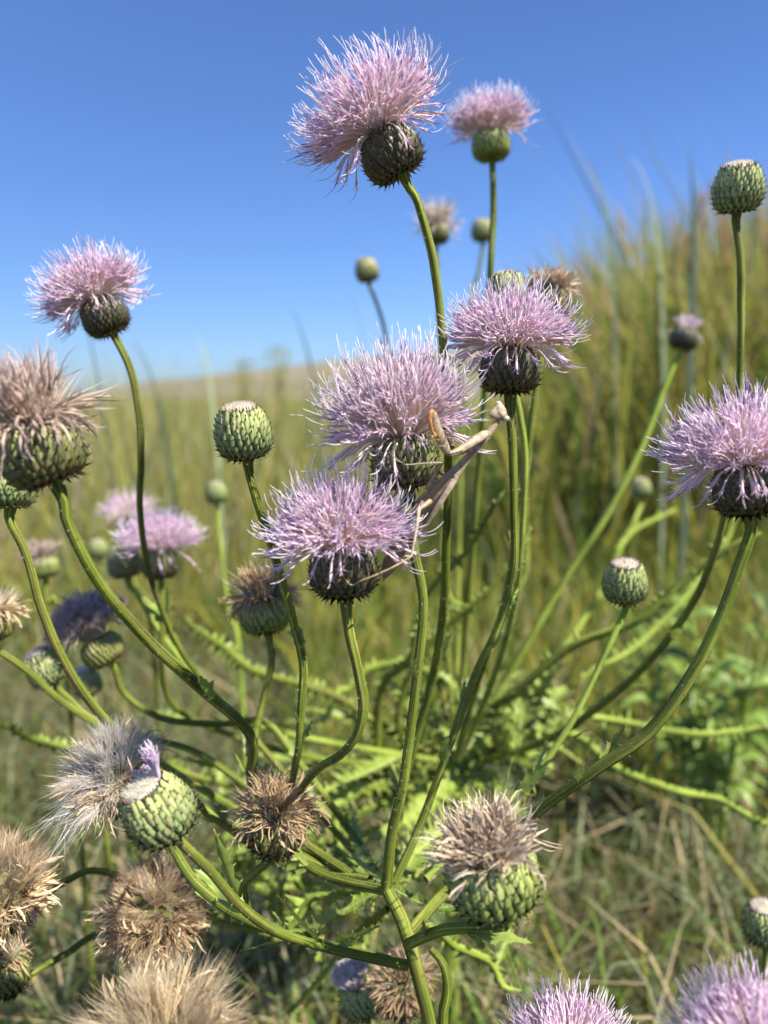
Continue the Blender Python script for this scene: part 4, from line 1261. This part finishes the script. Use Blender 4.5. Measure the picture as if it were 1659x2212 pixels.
# broad spiny leaves at the crown and along the stems
YG, YG2, DG = (0.20, 0.28, 0.04), (0.30, 0.37, 0.075), (0.095, 0.145, 0.028)
LV = [   # (points, half width px, plant, colours)
    ([(840, 1660, .62), (780, 1700, .58), (710, 1740, .55), (640, 1765, .53), (560, 1780, .52)], 62, 2, 1),
    ([(985, 1640, .62), (1040, 1600, .60), (1090, 1560, .59), (1150, 1540, .58)], 44, 2, 1),
    ([(985, 1650, .62), (1010, 1720, .58), (1040, 1770, .55)], 46, 2, 1),
    ([(985, 1640, .62), (930, 1560, .62), (880, 1500, .62), (800, 1470, .62)], 34, 2, 1),
    ([(985, 1640, .62), (1060, 1640, .60), (1140, 1650, .585), (1200, 1680, .57)], 44, 2, 0),
    ([(985, 1640, .62), (1000, 1560, .64), (1060, 1490, .66), (1130, 1450, .68)], 40, 2, 1),
    ([(690, 1640, .60), (640, 1638, .60), (590, 1632, .60), (540, 1625, .60)], 22, 2, 1),
    ([(860, 1700, .60), (800, 1660, .60), (740, 1650, .60), (660, 1650, .60)], 26, 2, 1),
    ([(700, 1560, .63), (660, 1556, .63), (610, 1560, .63)], 15, 2, 1),
    ([(985, 1700, .62), (960, 1790, .56), (940, 1850, .52), (900, 1880, .50)], 40, 2, 1),
    ([(840, 1910, .40), (900, 1840, .42), (960, 1790, .44), (1000, 1740, .46)], 40, 1, 1),
    ([(835, 1930, .35), (790, 1880, .38), (770, 1800, .42), (760, 1740, .45)], 26, 1, 1),
    ([(840, 1940, .35), (700, 1990, .36), (650, 2010, .365), (600, 2012, .37)], 24, 1, 1),
    ([(870, 1990, .36), (940, 1960, .40), (1040, 1945, .43)], 24, 1, 0),
    ([(700, 2080, .42), (690, 2000, .43), (740, 1920, .43)], 20, 1, 1),
    ([(640, 1880, .46), (650, 1820, .47), (700, 1770, .48)], 30, 1, 1),
    ([(600, 1920, .50), (630, 1870, .50), (690, 1850, .50)], 30, 1, 0),
    ([(780, 2040, .50), (800, 1990, .50), (830, 1960, .50)], 18, 1, 1),
    ([(480, 1830, .52), (510, 1790, .52), (530, 1740, .53)], 26, 2, 1),
    ([(480, 1900, .55), (500, 1850, .55), (560, 1830, .55)], 26, 2, 1),
    ([(1100, 2010, .46), (1085, 1960, .46), (1090, 1930, .46)], 10, 1, 1),
    ([(940, 2180, .38), (925, 2150, .36), (905, 2115, .345)], 8, 1, 1),
    ([(1160, 1760, .39), (1155, 1720, .39), (1150, 1690, .39)], 7, 1, 1),
    ([(990, 1980, .50), (960, 2060, .52), (975, 2140, .54)], 20, 1, 0),
    ([(1080, 2000, .50), (1120, 2080, .52), (1180, 2150, .55)], 18, 1, 0),
    ([(470, 1660, .62), (420, 1680, .62), (350, 1670, .62)], 18, 2, 1),
    ([(870, 1640, .60), (790, 1670, .56), (720, 1700, .53), (680, 1730, .51)], 40, 2, 1),
    ([(980, 1700, .60), (900, 1750, .55), (840, 1790, .52), (770, 1830, .50)], 44, 2, 1),
    ([(1010, 1690, .60), (1090, 1730, .57), (1160, 1770, .55)], 34, 2, 1),
    ([(990, 1620, .62), (1000, 1540, .61), (980, 1480, .60), (930, 1440, .60)], 30, 2, 1),
    ([(1000, 1640, .62), (1090, 1600, .62), (1190, 1610, .62), (1260, 1650, .62)], 34, 2, 1),
    ([(780, 1560, .64), (720, 1540, .64), (650, 1530, .64)], 20, 2, 1),
    ([(560, 1880, .52), (600, 1850, .52), (680, 1820, .52)], 26, 2, 1),
    ([(700, 1880, .48), (680, 1950, .47), (640, 2000, .46)], 18, 1, 1),
    ([(880, 1900, .44), (940, 1870, .46), (1010, 1880, .48)], 20, 1, 1),
    ([(760, 2020, .46), (770, 2080, .46), (800, 2130, .46)], 12, 1, 1),
    ([(400, 1560, .64), (360, 1540, .64), (290, 1545, .64)], 14, 2, 1),
]
ANCH = np.concatenate(PATHS)
for pts, hw, wh, yc in LV:
    par, base = (plant2, base2) if wh == 2 else (plant1, base1)
    q0 = [P(*q) for q in pts]
    i = ((ANCH - q0[0]) ** 2).sum(1).argmin()
    dist = np.linalg.norm(ANCH[i] - q0[0])
    if dist > 0.02:
        q0 = [ANCH[i]] + q0
    else:
        q0[0] = ANCH[i]
    wp = spline(q0, 0.006)
    nv = nrm(np.array((0, -0.45, 1.0)) + rng.normal(0, 0.25, 3))
    ln = np.sum(np.linalg.norm(np.diff(wp, axis=0), axis=1))
    w = hw * pts[1][2] / FPX
    ci, co = (YG2, YG) if yc else (DG, (0.13, 0.19, 0.035))
    make_leaf(par, base, wp, w, nv, rng, lobes=int(np.clip(ln / (w * 0.55), 5, 14)), depth=0.42, fold=0.35, c_in=ci, c_out=co, seg=4)
def near_anchor(q):
    return ANCH[((ANCH - q) ** 2).sum(1).argmin()]


# crowded small crown leaves
for k in range(80):
    a = rng.uniform(0, 2 * math.pi); el = rng.uniform(0.1, 1.1)
    c = near_anchor(P(rng.uniform(900, 1180), rng.uniform(1540, 1760), rng.uniform(.58, .70)))
    d = np.array((math.cos(a) * math.cos(el), math.sin(a) * math.cos(el), math.sin(el)))
    ln = rng.uniform(0.03, 0.065)
    wp = spline([c, c + d * ln * 0.5 + (0, 0, 0.006), c + d * ln - (0, 0, 0.006)], 0.006)
    make_leaf(plant2, base2, wp, ln * 0.2, nrm(np.array((0, -0.3, 1)) + rng.normal(0, 0.3, 3)), rng, lobes=6, depth=0.6, fold=0.4, c_in=YG, c_out=YG2 if k % 3 else DG, seg=3)
for k in range(70):
    c = near_anchor(P(rng.uniform(480, 760), rng.uniform(1740, 1990), rng.uniform(.52, .62)))
    a = rng.uniform(0, 2 * math.pi); el = rng.uniform(0.2, 1.2)
    d = np.array((math.cos(a) * math.cos(el), math.sin(a) * math.cos(el), math.sin(el)))
    ln = rng.uniform(0.025, 0.05)
    wp = spline([c, c + d * ln * 0.5 + (0, 0, 0.004), c + d * ln - (0, 0, 0.004)], 0.006)
    make_leaf(plant2, base2, wp, ln * 0.2, nrm(np.array((0, -0.3, 1)) + rng.normal(0, 0.3, 3)), rng, midrib=k % 2 == 0, lobes=6, depth=0.6, fold=0.4, c_in=YG2, c_out=YG if k % 3 else DG, seg=3)

# ------------------------------------------------------------------ leafy weed on the right
wb = np.array((*(P(1560, 1600, .95)[:2]), 0.0))
weed = empty('leafy_weed', wb, 'bushy green weed with smooth oval leaves behind the long arching stem', 'weed')
rng = np.random.default_rng(31)
OV = (np.array([0, 0.12, 0.3, 0.5, 0.7, 0.88, 1.0]), np.array([0.15, 0.55, 0.95, 1.0, 0.8, 0.42, 0.03]))
for k in range(9):
    tip = P(rng.uniform(1330, 1720), rng.uniform(1260, 1450), rng.uniform(.80, 1.05))
    rows = np.array([(*wb, 0.003), (*(0.55 * wb + 0.45 * tip + (0, 0, 0.05)), 0.0025), (*tip, 0.0012)])
    me, p, r = stem_mesh(rows, M_STEM_PALE, wb, rng, 10, 0.01)
    link('stem', me, weed)
    nl = 15
    for j in range(nl):
        i = int((0.40 + 0.58 * j / nl) * (len(p) - 1))
        a = j * 2.4 + rng.normal(0, 0.3)
        d = nrm(np.array((math.cos(a), math.sin(a), rng.uniform(-0.1, 0.6))))
        ln = rng.uniform(0.035, 0.068)
        q = p[i]
        wp = spline([q, q + d * ln * 0.55 + (0, 0, 0.006), q + d * ln - (0, 0, 0.012)], 0.008)
        gcol = np.array((0.14, 0.21, 0.04)) * rng.uniform(0.6, 1.6)
        make_leaf(weed, wb, wp, ln * rng.uniform(0.09, 0.16), nrm(np.array((0, -0.2, 1)) + rng.normal(0, 0.25, 3)), rng, midrib=True, rib_c=(0.26, 0.34, 0.10), lobes=6, seg=1, depth=0.0, spiny=False, fold=0.25, c_in=gcol * 1.3, c_out=gcol, shape=OV)

# ------------------------------------------------------------------ single blades that stand clear of the meadow
SB = [([(1330, 440, 1.5), (1290, 385, 1.48), (1245, 345, 1.45)], 7), ([(1330, 395, 1.35), (1420, 500, 1.4), (1520, 640, 1.5), (1620, 860, 1.5)], 13), ([(1505, 560, 1.3), (1492, 420, 1.3), (1488, 318, 1.3)], 14),
      ([(1440, 470, 1.4), (1395, 385, 1.4), (1355, 340, 1.4)], 9), ([(690, 830, 1.6), (655, 740, 1.6), (628, 665, 1.6)], 11), ([(870, 830, 1.5), (820, 740, 1.5), (770, 660, 1.5), (740, 610, 1.5)], 8),
      ([(230, 880, 1.1), (205, 760, 1.1), (170, 640, 1.1), (150, 560, 1.1)], 9), ([(460, 820, 2.0), (440, 770, 2.0), (425, 720, 2.0)], 10), ([(350, 850, 1.8), (320, 790, 1.8), (285, 735, 1.8)], 9), ([(800, 760, 2.0), (770, 690, 2.0), (745, 620, 2.0)], 8)]
mb = MB()
rng = np.random.default_rng(41)
for pts, w in SB:
    q = [P(*z) for z in pts]
    if q[0][2] > q[-1][2]: q = q[::-1]
    tip, mid = q[-1], q[0]
    root = np.array((mid[0] - 0.35 * (tip[0] - mid[0]), mid[1], 0.0))
    u = np.linspace(0, 1, 24)[:, None]
    c1 = root + np.array((0, 0, 0.7 * mid[2])); c2 = mid + (mid - root) * 0.1
    wp = (1 - u) ** 3 * root + 3 * u * (1 - u) ** 2 * c1 + 3 * u * u * (1 - u) * c2 + u ** 3 * tip
    f = np.linspace(0, 1, len(wp))
    V, F = ribbon(wp, w * 0.5 * pts[0][2] / FPX * np.interp(f, [0, 0.6, 1], [1, 1, 0.05]), 0.3, rng, 0.4)
    mb.add(V, F, np.array((0.30, 0.36, 0.22)) * rng.uniform(0.8, 1.3))
tag(link('long_grass', mb.mesh('long_grass', M_GRASS)), 'few long single grass blades standing clear against the sky', 'grass', kind='stuff')

# two thin shrubs far out in the meadow
for lab, x, topy, wpx in (('taller of two thin shrubs far out on the meadow skyline', 603, 752, 60), ('lower of two thin shrubs far out on the meadow skyline', 530, 778, 50)):
    d = 18.0
    tp = P(x, topy, d); b0 = np.array((tp[0], tp[1], 0.0))
    t = empty('shrub', b0, lab, 'shrub', 'far shrubs')
    mbt = MB(); crown = MB()
    for k in range(7):
        e = tp + np.array((rng.normal(0, 0.14), rng.normal(0, 0.14), rng.uniform(-0.6, -0.05)))
        c = spline([(*b0, 0.02), (*(0.5 * b0 + 0.5 * e + (0, 0, 0.2)), 0.012), (*e, 0.004)], 0.1)
        V, F, S = tube(c[:, :3], c[:, 3], 6); mbt.add(V, F, None, S)
    link('trunk', mbt.mesh('trunk', M_STEM, offset=b0), t)
    n = 200
    rr = wpx * 0.5 * d / FPX
    pc = tp + np.stack([rng.normal(0, rr * 0.5, n), rng.normal(0, rr * 0.5, n), -rng.random(n) ** 1.2 * 1.1], -1)
    V, F, C = blades(n, pc, 0.05 + 0.07 * rng.random(n), 0.014 + 0.014 * rng.random(n), rng.uniform(0.2, 2.2, n), pick(rng, n, [(0.26, 0.28, 0.13), YEL], [2, 1]), rng)
    tag(link('crown', MB().add(V, F, C).mesh('crown', M_GRASS, offset=b0), t), kind='stuff')

# ------------------------------------------------------------------ praying mantis
def MR(w, d=0.30):
    return 0.5 * w / 4.0975 / 1.1573 * d / FPX


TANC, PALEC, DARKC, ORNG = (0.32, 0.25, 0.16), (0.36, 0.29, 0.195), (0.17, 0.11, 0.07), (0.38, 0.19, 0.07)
SEGS = [   # (rows (x, y, depth, width), aspect, colour)
    # prothorax
    ([(1415, 375, .300, 52), (1375, 430, .300, 58), (1320, 500, .300, 74), (1270, 570, .3005, 82), (1180, 670, .301, 78), (1090, 770, .3015, 82), (1010, 870, .302, 104), (950, 940, .302, 130)], (.8, 1.05), TANC),
    # mid thorax and abdomen, passing behind the stem
    ([(985, 905, .302, 110), (900, 985, .3025, 150), (820, 1080, .304, 180), (730, 1180, .306, 205), (640, 1290, .309, 225), (540, 1420, .3125, 235), (440, 1580, .315, 230), (360, 1740, .317, 200), (290, 1880, .318, 150), (225, 1990, .318, 60), (195, 2030, .318, 12)], (.62, 1), TANC),
    # head
    ([(1330, 320, .2985, 46), (1362, 310, .2985, 100), (1400, 299, .299, 150), (1440, 287, .2995, 190), (1468, 280, .300, 176)], (.5, 1), PALEC),
    # foreleg: coxa, femur, tibia, tarsus
    ([(1325, 505, .2980, 56), (1270, 520, .2950, 92), (1180, 575, .2920, 96), (1080, 640, .2900, 90), (990, 695, .2885, 78), (925, 722, .2875, 60)], (.75, 1), PALEC),
    ([(915, 718, .2875, 60), (880, 672, .2870, 96), (840, 590, .2865, 112), (800, 490, .2855, 104), (775, 400, .2850, 92), (758, 320, .2845, 76), (752, 285, .2845, 56)], (.75, 1), TANC),
    ([(748, 272, .2835, 46), (722, 300, .2825, 54), (715, 380, .2825, 50), (735, 470, .2835, 40), (770, 540, .2845, 26)], (.8, 1), ORNG),
    ([(760, 505, .2825, 13), (830, 530, .2820, 11), (900, 553, .2815, 11), (945, 590, .2815, 10), (975, 620, .2815, 9)], (1, 1), TANC),
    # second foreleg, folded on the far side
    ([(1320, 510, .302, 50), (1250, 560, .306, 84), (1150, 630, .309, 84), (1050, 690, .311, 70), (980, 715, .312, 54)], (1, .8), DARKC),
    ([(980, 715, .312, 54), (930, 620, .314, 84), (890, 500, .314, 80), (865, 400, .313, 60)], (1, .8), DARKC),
    # middle leg
    ([(800, 1000, .299, 60), (720, 1040, .2975, 50), (684, 1076, .296, 42)], (1, 1), TANC),
    ([(684, 1080, .296, 40), (735, 985, .2945, 44), (800, 875, .292, 38), (852, 800, .290, 30)], (1, 1), TANC),
    ([(852, 806, .2890, 30), (780, 808, .2880, 22), (640, 815, .2868, 20), (480, 828, .2866, 19), (430, 806, .2864, 15), (370, 765, .2862, 13), (320, 720, .2860, 12), (290, 690, .2860, 10)], (1, 1), PALEC),
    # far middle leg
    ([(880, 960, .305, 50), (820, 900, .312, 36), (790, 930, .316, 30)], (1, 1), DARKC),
    # hind leg
    ([(720, 1200, .300, 60), (650, 1250, .2970, 54), (605, 1280, .2945, 46)], (1, 1), TANC),
    ([(603, 1275, .2945, 46), (592, 1370, .2925, 46), (575, 1500, .2900, 40), (550, 1640, .2875, 32), (528, 1752, .286, 26)], (1, 1), PALEC),
    ([(528, 1758, .2860, 28), (480, 1795, .2840, 24), (330, 1880, .2800, 23), (150, 1962, .2785, 22), (0, 2022, .2795, 21), (-82, 2062, .2815, 19), (-150, 2000, .2815, 13), (-178, 1930, .2810, 11), (-180, 1880, .2808, 9)], (1, 1), TANC),
]
mb = MB(); sp, sc2 = [], []
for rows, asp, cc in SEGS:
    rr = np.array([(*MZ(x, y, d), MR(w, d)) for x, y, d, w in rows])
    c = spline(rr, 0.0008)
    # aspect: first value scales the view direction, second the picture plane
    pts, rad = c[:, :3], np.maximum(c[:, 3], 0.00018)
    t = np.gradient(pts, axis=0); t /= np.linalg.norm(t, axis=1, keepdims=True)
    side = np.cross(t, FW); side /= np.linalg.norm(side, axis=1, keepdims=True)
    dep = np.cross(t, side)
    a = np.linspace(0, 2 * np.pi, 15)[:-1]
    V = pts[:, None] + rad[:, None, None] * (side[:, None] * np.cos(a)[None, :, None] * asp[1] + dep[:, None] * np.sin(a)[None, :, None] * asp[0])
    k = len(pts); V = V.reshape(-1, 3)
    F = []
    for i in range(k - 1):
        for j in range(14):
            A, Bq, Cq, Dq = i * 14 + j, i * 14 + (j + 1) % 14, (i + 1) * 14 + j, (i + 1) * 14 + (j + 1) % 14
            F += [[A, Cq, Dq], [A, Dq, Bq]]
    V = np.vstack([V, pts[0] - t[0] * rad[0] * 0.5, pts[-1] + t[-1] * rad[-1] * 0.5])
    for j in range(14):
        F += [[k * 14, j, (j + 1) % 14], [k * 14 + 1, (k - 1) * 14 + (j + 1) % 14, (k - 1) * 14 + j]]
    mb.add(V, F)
    step = max(1, len(pts) // 12)
    sp.append(pts[::step]); sc2.append(np.tile(cc, (len(pts[::step]), 1)))
# the two eyes bulge out of the head's corners
eyes = [MZ(1419, 205, .2995), MZ(1500, 355, .2995)]
mouth = MZ(1338, 318, .2985)
for e in eyes:
    for q in (0.5,):
        mid = 0.6 * e + 0.4 * MZ(1420, 290, .2995)
        V, F, _ = tube(np.array([MZ(1420, 292, .2995), mid, e]), [MR(110), MR(100), MR(62)], 12)
        mb.add(V, F)
sp.append(np.array(eyes)); sc2.append(np.tile(PALEC, (2, 1)))
base_m = MZ(528, 1758, .286)
tmp = bpy.data.objects.new('tmp_mantis', mb.mesh('tmp_mantis', M_DRY, offset=base_m))
col.objects.link(tmp)
md = tmp.modifiers.new('remesh', 'REMESH'); md.mode = 'VOXEL'; md.voxel_size = 0.00022
sm = tmp.modifiers.new('smooth', 'SMOOTH'); sm.factor = 0.5; sm.iterations = 4
dg = bpy.context.evaluated_depsgraph_get()
me = bpy.data.meshes.new_from_object(tmp.evaluated_get(dg))
bpy.data.objects.remove(tmp)
me.name = 'body'


def mat_mantis(name, wing=False):
    m, nt, b = new_mat(name)
    c = attr(nt, 'Col').outputs['Color']
    f1 = noise(nt, 420, 4); f2 = noise(nt, 1700, 3)
    c = mixc(nt, 1.0, c, ramp(nt, f1, [(0.3, (0.6,) * 3), (0.7, (1.25,) * 3)]), 'MULTIPLY')
    c = mixc(nt, ramp(nt, f2, [(0.58, (0, 0, 0)), (0.70, (0.6,) * 3)]), c, (0.12, 0.075, 0.045))
    nt.links.new(c, b.inputs['Base Color'])
    b.inputs['Roughness'].default_value = 0.5
    b.inputs['Specular IOR Level'].default_value = 0.35
    bump(nt, b, f2, 0.35, 0.0003)
    return m


M_MANT = mat_mantis('mantis_skin')
nv = len(me.vertices)
co = np.zeros(nv * 3, np.float32); me.vertices.foreach_get('co', co); co = co.reshape(-1, 3) + np.asarray(base_m, np.float32)
sp = np.concatenate(sp).astype(np.float32); sc2 = np.concatenate(sc2)
best = np.zeros(nv, int)
for i in range(0, nv, 20000):
    dd = ((co[i:i + 20000, None] - sp[None]) ** 2).sum(-1)
    best[i:i + 20000] = dd.argmin(1)
Cv = sc2[best]
for an in list(me.attributes):
    if an.name in ('Col', 'st'):
        me.attributes.remove(an)
a = me.attributes.new('Col', 'FLOAT_COLOR', 'POINT')
a.data.foreach_set('color', np.c_[Cv, np.ones(nv)].astype(np.float32).ravel())
me.polygons.foreach_set('use_smooth', np.ones(len(me.polygons), bool))
me.materials.clear(); me.materials.append(M_MANT)
mantis = empty('praying_mantis', base_m, 'tan praying mantis climbing between the two central lilac flowers, head raised', 'mantis')
body = link('body', me, mantis)


def sphere_geo(c, r, sx=(1, 1, 1), nu=14, nv_=9):
    u = np.linspace(0, 2 * np.pi, nu); v = np.linspace(0, np.pi, nv_)
    V = np.stack([np.outer(np.sin(v), np.cos(u)) * sx[0], np.outer(np.sin(v), np.sin(u)) * sx[1], np.outer(np.cos(v), np.ones(nu)) * sx[2]], -1).reshape(-1, 3)
    return V * r + np.asarray(c), grid_faces(nv_, nu)


for e in eyes:
    V, F = sphere_geo(e, MR(66))
    mb = MB().add(V, F, np.array((0.62, 0.53, 0.40)))
    V, F = sphere_geo(e - FW * MR(52) + nrm(e - mouth) * MR(30), MR(12))
    mb.add(V, F, np.array((0.02, 0.015, 0.01)))
    link('eye', mb.mesh('eye', M_MANT, offset=base_m), mantis)
# wing covers: two long narrow blades on the back
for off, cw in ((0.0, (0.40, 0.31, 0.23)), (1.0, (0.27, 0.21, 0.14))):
    pts = spline([MZ(1000 - 30 * off, 945 - 18 * off, .2995 + .004 * off), MZ(905 - 24 * off, 1085 - 14 * off, .2992 + .004 * off), MZ(800 - 14 * off, 1250 - 8 * off, .3005 + .004 * off), MZ(700, 1410, .303 + .003 * off), MZ(605, 1560, .306 + .003 * off)], 0.002)
    f = np.linspace(0, 1, len(pts))
    w = MR(62) * np.interp(f, [0, 0.08, 0.4, 0.75, 1], [0.5, 0.95, 1.0, 0.75, 0.1])
    V, F, S = tube(pts, w, 10)
    t, N, B = frames(pts)
    # flatten toward the view-facing plate
    ctr = np.repeat(pts, 11, 0); dv = V - ctr
    comp = dv @ FW
    V = ctr + dv - np.outer(comp * 0.6, FW)
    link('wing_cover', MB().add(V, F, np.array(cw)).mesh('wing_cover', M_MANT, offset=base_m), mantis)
# antennae
for q in ([(1470, 330, .2992), (1545, 380, .2985), (1562, 430, .298), (1550, 480, .2975)], [(1440, 300, .2995), (1530, 350, .302), (1580, 400, .304), (1590, 450, .305)]):
    pts = spline([MZ(*z) for z in q], 0.001)
    V, F, _ = tube(pts, 0.00009, 5)
    link('antenna', MB().add(V, F, np.array((0.25, 0.17, 0.10))).mesh('antenna', M_MANT, offset=base_m), mantis)
# grasping spines of the foreleg
mb = MB()
rng = np.random.default_rng(4)
for x, y, dx, dy in [(865, 640, -60, -10), (838, 580, -70, -16), (815, 520, -70, -16), (800, 460, -58, -12), (790, 410, -52, -6), (1010, 640, -22, -36), (1080, 600, -16, -34), (1150, 560, -14, -32), (880, 545, 50, 10), (905, 600, 50, 0), (745, 420, 40, 20), (735, 350, 40, 16)]:
    a0 = MZ(x, y, .2855); a1 = MZ(x + dx, y + dy, .2835)
    V, F, _ = tube(np.array([a0, (a0 + a1) / 2, a1]), [MR(11), MR(8), MR(1)], 5)
    mb.add(V, F, np.array((0.45, 0.28, 0.12)))
tag(link('spines', mb.mesh('spines', M_MANT, offset=base_m), mantis), kind='stuff')
